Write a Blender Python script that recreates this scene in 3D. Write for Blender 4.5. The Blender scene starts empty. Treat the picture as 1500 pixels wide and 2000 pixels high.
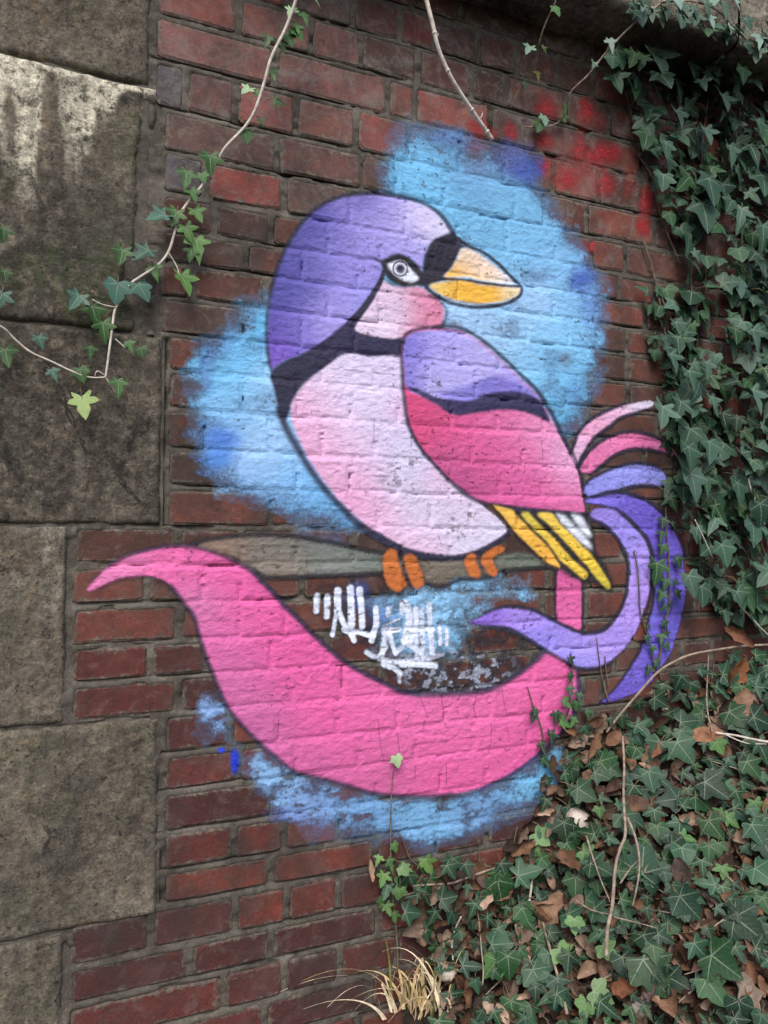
import bpy, math, random
import numpy as np
from mathutils import Vector, Matrix, geometry

random.seed(7); rng = np.random.default_rng(11)
S = bpy.context.scene
COL = S.collection
R = math.radians

# ------------------------------------------------------------------ camera, sky, sun, exposure
YAW, PITCH, CAM_D, CAM_H = R(24.0), R(2.1), 1.53, 1.5
FPX, PW, PH = 1500.0, 1500.0, 2000.0
cam = bpy.data.objects.new('camera', bpy.data.cameras.new('camera')); COL.objects.link(cam)
cam.location = (0, -CAM_D, CAM_H)
cam.rotation_euler = (R(90) + PITCH, 0, -YAW)
cam.data.sensor_fit = 'VERTICAL'; cam.data.sensor_height = 24.0; cam.data.lens = 24.0 * FPX / PH
cam.data.clip_start = 0.02; cam.data.clip_end = 400
S.camera = cam
SUN_EL, SUN_AZ = R(50), R(205)          # azimuth measured clockwise from +Y: behind and left of the viewer
w = bpy.data.worlds.new('World'); S.world = w; w.use_nodes = True
nt = w.node_tree; bgn = nt.nodes['Background']
sky = nt.nodes.new('ShaderNodeTexSky'); sky.sky_type = 'NISHITA'; sky.sun_disc = False
sky.sun_elevation = SUN_EL; sky.sun_rotation = SUN_AZ; sky.dust_density = 4.0; sky.air_density = 1.0; sky.ozone_density = 1.0
nt.links.new(sky.outputs[0], bgn.inputs[0]); bgn.inputs[1].default_value = 0.15
sl = bpy.data.lights.new('sun', 'SUN'); sl.energy = 1.15; sl.angle = R(26); sl.color = (1.0, 0.975, 0.96)
sun = bpy.data.objects.new('sun', sl); COL.objects.link(sun)
sd = Vector((math.sin(SUN_AZ) * math.cos(SUN_EL), math.cos(SUN_AZ) * math.cos(SUN_EL), math.sin(SUN_EL)))
sun.rotation_euler = sd.to_track_quat('Z', 'Y').to_euler()
sun.location = (-2, -6, 8)
S.view_settings.view_transform = 'Standard'; S.view_settings.look = 'None'
S.view_settings.gamma = 1.0; S.view_settings.use_curve_mapping = False
S.view_settings.exposure = 0.40
S.cycles.max_bounces = 5; S.cycles.transparent_max_bounces = 8
S.cycles.use_denoising = True

# ------------------------------------------------------------------ measuring: photo pixel -> point of the place
cy_, sy_ = math.cos(YAW), math.sin(YAW); cp_, sp_ = math.cos(PITCH), math.sin(PITCH)
def ray(px, py):
    x = (np.asarray(px, float) - PW / 2) / FPX; y = (PH / 2 - np.asarray(py, float)) / FPX
    fwd = cp_ - y * sp_; up = sp_ + y * cp_
    return x * cy_ + fwd * sy_, -x * sy_ + fwd * cy_, up
def wall_uv(px, py, off=0.0):            # point on the plane y = -off
    X, Y, Z = ray(px, py); t = (CAM_D - off) / Y
    return X * t, CAM_H + Z * t
def wpt(px, py, off=0.0):
    u, v = wall_uv(px, py, off); return Vector((float(u), -off, float(v)))
def to_px(u, v, off=0.0):
    X = np.asarray(u, float); Y = CAM_D - off; Z = np.asarray(v, float) - CAM_H
    xr = X * cy_ - Y * sy_; fw = X * sy_ + Y * cy_
    f2 = fw * cp_ + Z * sp_; up = -fw * sp_ + Z * cp_
    return PW / 2 + FPX * xr / f2, PH / 2 - FPX * up / f2
def lin(r, g, b):
    f = lambda c: (c / 255 / 12.92) if c / 255 <= 0.04045 else ((c / 255 + 0.055) / 1.055) ** 2.4
    return (f(r), f(g), f(b))

# ------------------------------------------------------------------ noise
def hsh(ix, iy, s):
    n = (ix.astype(np.int64) * 374761393 + iy.astype(np.int64) * 668265263 + s * 1442695041) & 0xffffffff
    n = ((n ^ (n >> 13)) * 1274126177) & 0xffffffff
    return ((n ^ (n >> 16)) & 0xffff) / 65535.0
def vnoise(x, y, s=0):
    x = np.asarray(x, float); y = np.asarray(y, float)
    xi = np.floor(x); yi = np.floor(y); fx = x - xi; fy = y - yi
    fx = fx * fx * (3 - 2 * fx); fy = fy * fy * (3 - 2 * fy)
    xi = xi.astype(np.int64); yi = yi.astype(np.int64)
    a = hsh(xi, yi, s); b = hsh(xi + 1, yi, s); c = hsh(xi, yi + 1, s); d = hsh(xi + 1, yi + 1, s)
    return (a * (1 - fx) + b * fx) * (1 - fy) + (c * (1 - fx) + d * fx) * fy
def fbm(x, y, s=0, o=4):
    r = 0; a = 0.5; t = 0
    for k in range(o):
        r = r + a * vnoise(x * 2 ** k + 17.3 * k, y * 2 ** k + 9.1 * k, s + k); t += a; a *= 0.55
    return r / t
def sstep(a, b, x):
    t = np.clip((x - a) / (b - a), 0, 1); return t * t * (3 - 2 * t)

# ------------------------------------------------------------------ object helpers
def link(o, parent=None):
    COL.objects.link(o)
    if parent: o.parent = parent
    return o
def tag(o, label=None, cat=None, group=None, kind=None):
    if label: o['label'] = label
    if cat: o['category'] = cat
    if group: o['group'] = group
    if kind: o['kind'] = kind
    return o
def empty(name, loc=(0, 0, 0)):
    o = bpy.data.objects.new(name, None); o.location = loc; o.empty_display_size = 0.05; return link(o)
def mesh_np(name, V, F, mat=None, smooth=True, attrs=None, uv=None):
    """V (n,3); F (m,k) int array of faces with the same corner count, or list of faces."""
    me = bpy.data.meshes.new(name)
    if isinstance(F, np.ndarray):
        n, k = F.shape
        me.vertices.add(len(V)); me.vertices.foreach_set('co', np.asarray(V, np.float32).ravel())
        me.loops.add(n * k); me.loops.foreach_set('vertex_index', F.astype(np.int32).ravel())
        me.polygons.add(n); me.polygons.foreach_set('loop_start', np.arange(0, n * k, k, dtype=np.int32))
        me.update(calc_edges=True)
    else:
        me.from_pydata([tuple(v) for v in V], [], F); me.update()
    me.polygons.foreach_set('use_smooth', np.full(len(me.polygons), smooth))
    for an, arr in (attrs or {}).items():
        at = me.color_attributes.new(an, 'FLOAT_COLOR', 'POINT')
        at.data.foreach_set('color', np.asarray(arr, np.float32).ravel())
    if uv is not None:
        l = me.uv_layers.new(name='UVMap'); li = np.empty(len(me.loops), np.int32); me.loops.foreach_get('vertex_index', li)
        l.data.foreach_set('uv', np.asarray(uv, np.float32)[li].ravel())
    if mat: me.materials.append(mat)
    return me
def obj(name, me, parent=None, loc=None):
    o = bpy.data.objects.new(name, me)
    if loc is not None: o.location = loc
    return link(o, parent)
def grid_faces(nx, ny):
    i = np.arange(nx * ny).reshape(ny, nx)
    return np.stack([i[:-1, :-1], i[:-1, 1:], i[1:, 1:], i[1:, :-1]], -1).reshape(-1, 4)
def tube(pts, radii, seg=6):
    """tapered tube along pts -> (verts, faces)"""
    P = [Vector(p) for p in pts]; n = len(P)
    if not hasattr(radii, '__len__'): radii = [radii] * n
    V = []; F = []; up = Vector((0.3, 1, 0.2)).normalized()
    for i in range(n):
        t = (P[min(i + 1, n - 1)] - P[max(i - 1, 0)])
        t = t.normalized() if t.length > 1e-9 else Vector((0, 0, 1))
        a = t.cross(up)
        if a.length < 1e-4: a = t.cross(Vector((1, 0, 0)))
        a.normalize(); b = t.cross(a)
        for k in range(seg):
            an = 2 * math.pi * k / seg; V.append(P[i] + (a * math.cos(an) + b * math.sin(an)) * radii[i])
    for i in range(n - 1):
        for k in range(seg):
            F.append((i * seg + k, i * seg + (k + 1) % seg, (i + 1) * seg + (k + 1) % seg, (i + 1) * seg + k))
    F.append(tuple(range(seg - 1, -1, -1))); F.append(tuple((n - 1) * seg + k for k in range(seg)))
    return V, F
def catmull(P, n=6, closed=False):
    P = np.asarray(P, float); m = len(P); out = []
    rngi = range(m if closed else m - 1)
    for i in rngi:
        g = (lambda j: P[j % m]) if closed else (lambda j: P[min(max(j, 0), m - 1)])
        p0, p1, p2, p3 = g(i - 1), g(i), g(i + 1), g(i + 2)
        for k in range(n):
            t = k / n
            out.append(0.5 * ((2 * p1) + (-p0 + p2) * t + (2 * p0 - 5 * p1 + 4 * p2 - p3) * t * t + (-p0 + 3 * p1 - 3 * p2 + p3) * t ** 3))
    if not closed: out.append(P[-1])
    return np.array(out)
class MB:
    def __init__(s): s.V = []; s.F = []; s.C = []; s.U = []
    def add(s, V, F, c=None, uv=None):
        o = len(s.V); s.V += [tuple(v) for v in V]; s.F += [tuple(i + o for i in f) for f in F]
        if c is not None: s.C += [tuple(c) + (1,)] * len(V)
        if uv is not None: s.U += list(uv)
    def mesh(s, name, mat, smooth=True):
        return mesh_np(name, s.V, s.F, mat, smooth, {'tint': s.C} if s.C else None, s.U if s.U else None)

# ------------------------------------------------------------------ material helpers
class NT:
    def __init__(s, name):
        s.m = bpy.data.materials.new(name); s.m.use_nodes = True; s.t = s.m.node_tree
        s.b = s.t.nodes['Principled BSDF']; s.out = s.t.nodes['Material Output']
    def n(s, typ, **kw):
        nd = s.t.nodes.new(typ)
        for k, v in kw.items(): setattr(nd, k, v)
        return nd
    def l(s, a, b): s.t.links.new(a, b)
    def math(s, op, a, b=None, clamp=False):
        nd = s.n('ShaderNodeMath', operation=op); nd.use_clamp = clamp
        for i, v in enumerate((a, b)):
            if v is None: continue
            if isinstance(v, (int, float)): nd.inputs[i].default_value = v
            else: s.l(v, nd.inputs[i])
        return nd.outputs[0]
    def mix(s, f, a, b, mode='MIX'):
        nd = s.n('ShaderNodeMix', data_type='RGBA', blend_type=mode); nd.clamp_factor = True
        for i, v in ((0, f), (6, a), (7, b)):
            if isinstance(v, (int, float)): nd.inputs[i].default_value = v
            elif isinstance(v, tuple): nd.inputs[i].default_value = tuple(v[:3]) + (1,)
            else: s.l(v, nd.inputs[i])
        return nd.outputs[2]
    def noise(s, vec, scale, detail=4, rough=0.55, dist=0.0):
        nd = s.n('ShaderNodeTexNoise'); nd.inputs['Scale'].default_value = scale; nd.inputs['Detail'].default_value = detail
        nd.inputs['Roughness'].default_value = rough; nd.inputs['Distortion'].default_value = dist
        if vec is not None: s.l(vec, nd.inputs['Vector'])
        return nd.outputs[0]
    def vor(s, vec, scale, feature='F1'):
        nd = s.n('ShaderNodeTexVoronoi', feature=feature); nd.inputs['Scale'].default_value = scale
        s.l(vec, nd.inputs['Vector']); return nd.outputs['Distance']
    def ramp(s, v, a, b):
        nd = s.n('ShaderNodeMapRange', interpolation_type='SMOOTHSTEP'); nd.inputs[1].default_value = a; nd.inputs[2].default_value = b
        s.l(v, nd.inputs[0]); return nd.outputs[0]
    def stretch(s, vec, sc):
        nd = s.n('ShaderNodeMapping'); nd.inputs['Scale'].default_value = sc; s.l(vec, nd.inputs['Vector']); return nd.outputs[0]
    def pos(s): return s.n('ShaderNodeNewGeometry').outputs['Position']
    def bump(s, h, strength, dist=0.002, prev=None):
        nd = s.n('ShaderNodeBump'); nd.inputs['Strength'].default_value = strength; nd.inputs['Distance'].default_value = dist
        s.l(h, nd.inputs['Height'])
        if prev is not None: s.l(prev, nd.inputs['Normal'])
        return nd.outputs[0]
    def attr(s, name): return s.n('ShaderNodeAttribute', attribute_name=name)
    def fin(s, col, rough=0.8, nrm=None, spec=0.3):
        if isinstance(col, tuple): s.b.inputs['Base Color'].default_value = col + (1,)
        else: s.l(col, s.b.inputs['Base Color'])
        if isinstance(rough, (int, float)): s.b.inputs['Roughness'].default_value = rough
        else: s.l(rough, s.b.inputs['Roughness'])
        s.b.inputs['Specular IOR Level'].default_value = spec
        if nrm is not None: s.l(nrm, s.b.inputs['Normal'])
        return s.m

def weather(k, c, p, lime=1.0):
    """grime and lime wash that run over bricks and joints alike"""
    z = k.n('ShaderNodeSeparateXYZ'); k.l(p, z.inputs[0])
    ps = k.stretch(p, (1.0, 1.0, 0.6))
    g = k.math('MULTIPLY', k.ramp(k.noise(ps, 5.5, 7, 0.68, 0.5), 0.44, 0.66), 0.62)
    c = k.mix(g, c, (0.040, 0.034, 0.030))
    up = k.math('ADD', k.math('MULTIPLY', k.ramp(z.outputs[2], 1.9, 2.5), 0.55), 0.14)
    l = k.math('MULTIPLY', k.ramp(k.noise(p, 13, 8, 0.74, 0.6), 0.47, 0.68), up)
    c = k.mix(k.math('MULTIPLY', l, lime), c, (0.20, 0.185, 0.17))
    return c
def m_brick(name, by_object):
    k = NT(name); p = k.pos()
    if by_object:
        oi = k.n('ShaderNodeObjectInfo'); tint = oi.outputs['Color']; rnd = oi.outputs['Random']
        of = k.n('ShaderNodeCombineXYZ'); k.l(k.math('MULTIPLY', rnd, 37.0), of.inputs[0]); k.l(k.math('MULTIPLY', rnd, 91.0), of.inputs[2])
        va = k.n('ShaderNodeVectorMath', operation='ADD'); k.l(p, va.inputs[0]); k.l(of.outputs[0], va.inputs[1]); q = va.outputs[0]
    else:
        tint = k.attr('tint').outputs['Color']; q = p
    big = k.ramp(k.noise(q, 14, 4, 0.6), 0.35, 0.68)
    c = k.mix(big, k.mix(0.38, tint, (0.035, 0.026, 0.024), 'MIX'), tint)
    c = k.mix(k.ramp(k.noise(q, 34, 4, 0.6), 0.52, 0.75), c, k.mix(1.0, tint, (1.28, 1.0, 0.88), 'MULTIPLY'))
    soot = k.ramp(k.noise(q, 22, 6, 0.72, 0.6), 0.54, 0.70)
    c = k.mix(k.math('MULTIPLY', soot, 0.5), c, (0.028, 0.023, 0.021))
    # lime bloom and mortar smears, heavier towards the top courses (old splash of lime)
    z = k.n('ShaderNodeSeparateXYZ'); k.l(p, z.inputs[0])
    hi = k.ramp(z.outputs[2], 1.75, 2.6)
    bl = k.math('MULTIPLY', k.ramp(k.noise(p, 30, 7, 0.75, 0.8), 0.50, 0.72), k.math('ADD', k.math('MULTIPLY', hi, 0.5), 0.34))
    c = k.mix(bl, c, (0.19, 0.175, 0.155))
    sp = k.ramp(k.noise(p, 170, 3, 0.6), 0.69, 0.75)
    c = k.mix(k.math('MULTIPLY', sp, 0.45), c, (0.26, 0.24, 0.21))
    if by_object:
        ge = k.n('ShaderNodeTexCoord').outputs['Generated']; gs = k.n('ShaderNodeSeparateXYZ'); k.l(ge, gs.inputs[0])
        def edge(o, L): return k.math('MULTIPLY', k.math('SUBTRACT', 0.5, k.math('ABSOLUTE', k.math('SUBTRACT', o, 0.5))), L)
        em = k.math('MINIMUM', edge(gs.outputs[0], .17), edge(gs.outputs[2], .066))
        em = k.math('ADD', em, k.math('MULTIPLY', k.math('SUBTRACT', k.noise(p, 46, 6, 0.75), 0.53), 0.060))
        c = k.mix(k.math('MULTIPLY', k.ramp(em, 0.0065, 0.0005), 0.8), c, k.mix(k.ramp(k.noise(p, 70, 4, .7), .4, .65), (0.085, 0.075, 0.062), (0.19, 0.17, 0.14)))
    gr = k.noise(p, 210, 4, 0.75)
    c = k.mix(1.0, c, k.mix(gr, (0.55, 0.55, 0.56), (1.45, 1.44, 1.42)), 'MULTIPLY')
    pit = k.ramp(k.noise(p, 140, 3, 0.6), 0.36, 0.28)
    c = k.mix(k.math('MULTIPLY', pit, 0.6), c, (0.014, 0.011, 0.010))
    c = weather(k, c, p)
    n1 = k.bump(k.noise(q, 60, 6, 0.62), 0.45, 0.005)
    n2 = k.bump(k.noise(p, 260, 4, 0.7), 0.55, 0.0022, n1)
    n2 = k.bump(pit, -0.6, 0.002, n2)
    return k.fin(c, 0.82, n2, 0.22)

def m_mortar():
    k = NT('mortar'); p = k.pos()
    a = k.ramp(k.noise(p, 9, 5, 0.6), 0.35, 0.7)
    c = k.mix(a, (0.085, 0.076, 0.064), (0.170, 0.156, 0.132))
    c = k.mix(k.math('MULTIPLY', k.ramp(k.noise(p, 45, 5, 0.7), 0.48, 0.7), 0.6), c, (0.22, 0.205, 0.17))
    c = k.mix(k.math('MULTIPLY', k.ramp(k.noise(p, 26, 4, 0.7), 0.55, 0.68), 0.6), c, (0.028, 0.025, 0.022))
    gr = k.noise(p, 240, 4, 0.75)
    c = k.mix(1.0, c, k.mix(gr, (0.45, 0.45, 0.46), (1.5, 1.5, 1.48)), 'MULTIPLY')
    g = k.ramp(k.vor(p, 330), 0.32, 0.1)
    c = k.mix(k.math('MULTIPLY', g, 0.35), c, (0.25, 0.22, 0.17))
    c = weather(k, c, p, 0.6)
    n1 = k.bump(k.noise(p, 120, 5, 0.75), 0.9, 0.004)
    n2 = k.bump(g, 0.4, 0.002, n1)
    return k.fin(c, 0.92, n2, 0.15)

def m_stone():
    k = NT('stone'); p = k.pos(); at = k.attr('stain'); sx = k.n('ShaderNodeSeparateColor'); k.l(at.outputs['Color'], sx.inputs[0])
    a = k.ramp(k.noise(p, 7, 6, 0.62), 0.3, 0.7)
    c = k.mix(a, (0.098, 0.088, 0.072), (0.190, 0.168, 0.136))
    c = k.mix(k.math('MULTIPLY', k.ramp(k.noise(p, 30, 6, 0.7, 0.5), 0.5, 0.68), 0.55), c, (0.25, 0.21, 0.15))
    och = k.ramp(k.noise(p, 16, 5, 0.7), 0.56, 0.74)
    c = k.mix(k.math('MULTIPLY', och, 0.5), c, (0.20, 0.115, 0.065))
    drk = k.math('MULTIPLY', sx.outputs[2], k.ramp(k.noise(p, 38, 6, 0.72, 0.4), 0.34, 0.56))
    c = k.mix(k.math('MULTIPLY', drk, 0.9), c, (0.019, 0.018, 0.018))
    c = k.mix(k.math('MULTIPLY', sx.outputs[1], k.ramp(k.noise(p, 40, 5, 0.7), 0.42, 0.62)), c, (0.055, 0.075, 0.030))
    wm = k.math('MULTIPLY', sx.outputs[0], k.ramp(k.noise(p, 44, 7, 0.8), 0.38, 0.54))
    c = k.mix(wm, c, (0.64, 0.61, 0.50))
    gr = k.noise(p, 190, 5, 0.8)
    c = k.mix(1.0, c, k.mix(k.ramp(gr, .28, .72), (0.62, 0.62, 0.62), (1.36, 1.35, 1.33)), 'MULTIPLY')
    m2 = k.noise(p, 55, 5, 0.75)
    c = k.mix(1.0, c, k.mix(k.ramp(m2, .34, .66), (0.68, 0.68, 0.67), (1.30, 1.30, 1.27)), 'MULTIPLY')
    sp = k.ramp(k.noise(p, 130, 3, 0.6), 0.64, 0.72)
    c = k.mix(k.math('MULTIPLY', sp, 0.32), c, (0.34, 0.31, 0.24))
    crv = k.vor(k.stretch(p, (1.0, 1.0, 0.55)), 3.3, 'DISTANCE_TO_EDGE'); cw = k.math('ADD', crv, k.math('MULTIPLY', k.math('SUBTRACT', k.noise(p, 16, 5, .7), .5), .11))
    crk = k.math('MULTIPLY', k.ramp(k.math('ABSOLUTE', cw), 0.010, 0.002), k.ramp(k.noise(p, 5, 2), .50, .60))
    c = k.mix(k.math('MULTIPLY', crk, .75), c, (0.016, 0.014, 0.013))
    grn = k.ramp(k.noise(p, 4.2, 4, .6), .48, .70)
    c = k.mix(k.math('MULTIPLY', grn, 0.30), c, (0.085, 0.098, 0.070))
    pit = k.ramp(k.noise(p, 95, 4, 0.65), 0.40, 0.33)
    c = k.mix(k.math('MULTIPLY', pit, 0.6), c, (0.014, 0.013, 0.012))
    n1 = k.bump(k.noise(p, 40, 7, 0.72), 0.9, 0.008)
    n2 = k.bump(k.noise(p, 200, 4, 0.7), 0.6, 0.003, n1)
    n2 = k.bump(pit, -0.7, 0.003, n2)
    return k.fin(c, 0.9, n2, 0.18)

def m_paint(name, grit=1.0):
    k = NT(name); p = k.pos(); at = k.attr('paint')
    c = at.outputs['Color']; a = at.outputs['Alpha']
    dirt = k.ramp(k.noise(p, 60, 6, 0.75, 0.6), 0.60, 0.76)
    c = k.mix(k.math('MULTIPLY', dirt, 0.24), c, (0.09, 0.085, 0.09))
    c = k.mix(k.math('MULTIPLY', k.ramp(k.noise(p, 20, 4, 0.6), 0.45, 0.75), 0.16), c, k.mix(1.0, c, (0.62, 0.60, 0.66), 'MULTIPLY'))
    c = k.mix(1.0, c, k.mix(k.noise(p, 75, 6, 0.78), (0.74, 0.74, 0.75), (1.22, 1.22, 1.21)), 'MULTIPLY')
    ps = k.stretch(p, (1.0, 1.0, 1.9))
    w1 = k.noise(ps, 85, 5, 0.62, 1.2)
    crk = k.ramp(k.math('ABSOLUTE', k.math('SUBTRACT', w1, 0.5)), 0.020, 0.0)
    crm = k.math('MULTIPLY', crk, k.ramp(k.noise(p, 24, 3, 0.6), 0.50, 0.66))
    c = k.mix(k.math('MULTIPLY', crm, 0.42), c, (0.05, 0.04, 0.045))
    n1 = k.bump(w1, 0.42, 0.005)
    n2 = k.bump(k.noise(p, 230, 4, 0.7), 0.45, 0.002, n1)
    # worn, sprayed edge: alpha against grain
    g = k.noise(p, 150, 5, 0.75)
    ed = k.math('MULTIPLY', k.math('MULTIPLY', a, k.math('SUBTRACT', 1.0, a)), 4.0)
    g2 = k.math('ADD', k.math('MULTIPLY', k.math('MULTIPLY', k.math('SUBTRACT', g, 0.5), 1.35), ed), a)
    am = k.ramp(g2, -0.12, 1.0)
    k.l(am, k.b.inputs['Alpha'])
    return k.fin(c, 0.62, n2, 0.3)

def m_leaf(name, by_object, veins=True):
    k = NT(name); tc = k.n('ShaderNodeUVMap')
    tint = k.n('ShaderNodeObjectInfo').outputs['Color'] if by_object else k.attr('tint').outputs['Color']
    mp = k.n('ShaderNodeVectorMath', operation='MULTIPLY_ADD'); k.l(tc.outputs[0], mp.inputs[0]); mp.inputs[1].default_value = (2, 2, 0); mp.inputs[2].default_value = (-1, -1, 0)
    sx = k.n('ShaderNodeSeparateXYZ'); k.l(mp.outputs[0], sx.inputs[0])
    ax = k.math('ABSOLUTE', sx.outputs[0]); y = sx.outputs[1]
    v = None; s2 = None
    for dx, dy, L, wd in ((0, 1, 0.88, .020), (.92, .39, .66, .017), (.874, -.485, .46, .014)):
        ac = k.math('ABSOLUTE', k.math('SUBTRACT', k.math('MULTIPLY', ax, dy), k.math('MULTIPLY', y, dx)))
        al = k.math('ADD', k.math('MULTIPLY', ax, dx), k.math('MULTIPLY', y, dy))
        ww = k.math('MULTIPLY', k.math('SUBTRACT', 1.0, k.math('MULTIPLY', al, 0.8 / L)), wd)
        on = k.math('GREATER_THAN', al, 0.0)
        m = k.math('MULTIPLY', k.math('SUBTRACT', 1.5, k.math('DIVIDE', ac, ww), True), on)
        v = m if v is None else k.math('MAXIMUM', v, m)
        fr = k.math('FRACT', k.math('MULTIPLY', k.math('SUBTRACT', al, k.math('MULTIPLY', ac, 0.95)), 6.5))
        ln = k.math('SUBTRACT', 1.0, k.math('MULTIPLY', k.math('ABSOLUTE', k.math('SUBTRACT', fr, 0.5)), 13.0), True)
        ln = k.math('MULTIPLY', k.math('MULTIPLY', ln, on), k.math('SUBTRACT', 1.0, k.math('MULTIPLY', ac, 1.0 / (.26 * L)), True))
        s2 = ln if s2 is None else k.math('MAXIMUM', s2, ln)
    v = k.math('MAXIMUM', v, k.math('MULTIPLY', s2, 0.62))
    p = k.pos()
    c = k.mix(k.math('MULTIPLY', k.ramp(k.noise(p, 45, 3), 0.4, 0.7), 0.5), tint, k.mix(1.0, tint, (0.55, 0.62, 0.6), 'MULTIPLY'))
    vc = k.mix(0.55, tint, (0.30, 0.38, 0.27))
    c = k.mix(k.math('MULTIPLY', v, 0.8), c, vc)
    # underside paler
    bf = k.n('ShaderNodeNewGeometry').outputs['Backfacing']
    c = k.mix(k.math('MULTIPLY', bf, 0.5), c, (0.13, 0.19, 0.10))
    nr = k.bump(k.math('ADD', k.math('MULTIPLY', v, -0.6), k.noise(p, 130, 3)), 0.35, 0.0018)
    k.fin(c, k.math('ADD', 0.36, k.math('MULTIPLY', k.noise(p, 60, 3), 0.25)), nr, 0.26)
    return k.m

def m_simple(name, c1, c2, scale, rough=0.8, bump=0.4, by_object=False, attr=False, bd=0.002, spec=0.25, c3=None):
    k = NT(name); p = k.pos()
    f = k.ramp(k.noise(p, scale, 5, 0.65), 0.35, 0.68)
    if by_object or attr:
        t = k.n('ShaderNodeObjectInfo').outputs['Color'] if by_object else k.attr('tint').outputs['Color']
        c = k.mix(f, k.mix(1.0, t, c1, 'MULTIPLY'), k.mix(1.0, t, c2, 'MULTIPLY'))
    else: c = k.mix(f, c1, c2)
    if c3: c = k.mix(k.math('MULTIPLY', k.ramp(k.noise(p, scale * 3.1, 4, 0.7), 0.55, 0.7), 0.7), c, c3)
    nr = k.bump(k.noise(p, scale * 2.5, 5, 0.7), bump, bd)
    return k.fin(c, rough, nr, spec)

BRK = m_brick('old_brick', True); BRS = m_brick('old_brick_mass', False)
MOR = m_mortar(); STN = m_stone(); PNT = m_paint('spray_paint')
LEAF = m_leaf('ivy_leaf', True); LEAFM = m_leaf('ivy_leaf_mass', False)
STEM = m_simple('vine_bark', (0.10, 0.07, 0.05), (0.22, 0.17, 0.12), 60, 0.85, 0.6)
PALE = m_simple('dry_stem', (0.46, 0.41, 0.35), (0.70, 0.65, 0.57), 70, 0.75, 0.5)
TWIG = m_simple('twig_bark', (0.20, 0.155, 0.12), (0.40, 0.33, 0.26), 80, 0.85, 0.6)
SOIL = m_simple('soil', (0.016, 0.012, 0.010), (0.050, 0.038, 0.030), 22, 0.95, 1.0, bd=0.012, spec=0.1, c3=(0.085, 0.07, 0.055))
DEAD = m_simple('dead_leaf', (0.6, 0.55, 0.5), (1.1, 1.05, 1.0), 55, 0.8, 0.5, by_object=True)
DEADM = m_simple('dead_leaf_mass', (0.6, 0.55, 0.5), (1.1, 1.05, 1.0), 55, 0.8, 0.5, attr=True)
STRAW = m_simple('straw', (0.7, 0.62, 0.5), (1.15, 1.1, 1.0), 40, 0.6, 0.3, by_object=True)
ROCK = m_simple('pale_stone', (0.36, 0.31, 0.26), (0.62, 0.57, 0.51), 30, 0.9, 0.8, bd=0.005)
PATH = m_simple('path', (0.05, 0.045, 0.04), (0.11, 0.10, 0.085), 6, 0.95, 0.8, bd=0.01, spec=0.1)

# ------------------------------------------------------------------ courses of the wall (measured in the photo at two columns)
J4 = [55, 137, 229, 307, 388, 464, 528, 592, 659, 733, 808, 880, 955, 1027, 1096, 1173, 1252, 1323, 1392, 1464, 1533, 1616]
J11 = [241, 312, 383, 452, 517, 567, 618, 674, 734, 789, 846, 912, 972, 1037, 1101, 1156, 1212, 1265, 1325, 1390, 1450, 1512]
vj = [(float(wall_uv(400, a)[1]) + float(wall_uv(1100, b)[1])) / 2 for a, b in zip(J4, J11)]
vj += [float(wall_uv(400, a)[1]) for a in (1691, 1757, 1837, 1907, 1984)]
top = [vj[0] + 0.087 * k for k in range(6, 0, -1)]
low = [vj[-1] - 0.076 * k for k in range(1, 9)]
VJ = top + vj + low                      # bed joint centres from top to bottom
NT0 = len(top)
# joints between bricks traced along each course (photo x), keyed by course number: 0 lies above the first traced bed
PERP = {
 -1: [560, 690, 782, 850, 935, 1010, 1090, 1160],
 0: [466, 609, 707, 817, 922, 990, 1107, 1192],
 1: [537, 757, 812, 958, 1050, 1147, 1255],
 2: [363, 461, 579, 696, 800, 897, 985, 1080, 1170, 1253],
 3: [358, 541, 706, 773, 867, 1005, 1062, 1147, 1280],
 4: [403, 557, 683, 793, 891, 990, 1085, 1155, 1222],
 5: [420, 531, 642, 742, 842, 940, 1028, 1120, 1210],
 6: [380, 480, 590, 697, 795, 891, 1003, 1080, 1165, 1260],
 7: [375, 520, 640, 742, 838, 933, 1030, 1110, 1165, 1225],
 8: [361, 475, 590, 690, 785, 889, 975, 1060, 1153, 1226],
 9: [398, 520, 628, 734, 832, 929, 1018, 1105, 1153, 1228],
 10: [475, 580, 685, 778, 880, 970, 1062, 1150, 1285],
 11: [400, 528, 630, 731, 830, 921, 1020, 1112, 1150, 1258],
 12: [469, 580, 683, 779, 875, 974, 1057, 1148, 1215],
 13: [529, 582, 685, 738, 840, 918, 1010, 1095, 1148, 1210],
 14: [347, 470, 577, 690, 785, 879, 980, 1050, 1140, 1215],
 15: [287, 395, 470, 590, 690, 790, 900, 985, 1070, 1150, 1230],
 16: [351, 469, 555, 660, 760, 868, 910, 1060, 1147, 1225],
 17: [295, 402, 529, 640, 745, 830, 915, 1020, 1075, 1140, 1235],
 18: [348, 571, 668, 747, 865, 928, 1040, 1115, 1200],
 19: [451, 543, 660, 777, 870, 958, 1060, 1140],
 20: [467, 577, 700, 811, 926, 1030, 1130],
 21: [534, 640, 735, 860, 950, 1055, 1140],
 22: [459, 555, 663, 733, 860, 965, 1050],
 23: [529, 733, 850, 950, 1060],
 24: [295, 459, 561, 662, 760, 880, 990],
 25: [529, 738, 850, 960],
 26: [437, 555, 666, 775, 880],
 27: [517, 725, 830, 930],
}
U_SEAM = 1.232
quoin = []                                # (u_left .. u_right, v_low, v_high) of the dressed stones
def vpx(x, y): return float(wall_uv(x, y)[1])
def upx(x, y=1000): return float(wall_uv(x, y)[0])
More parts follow.
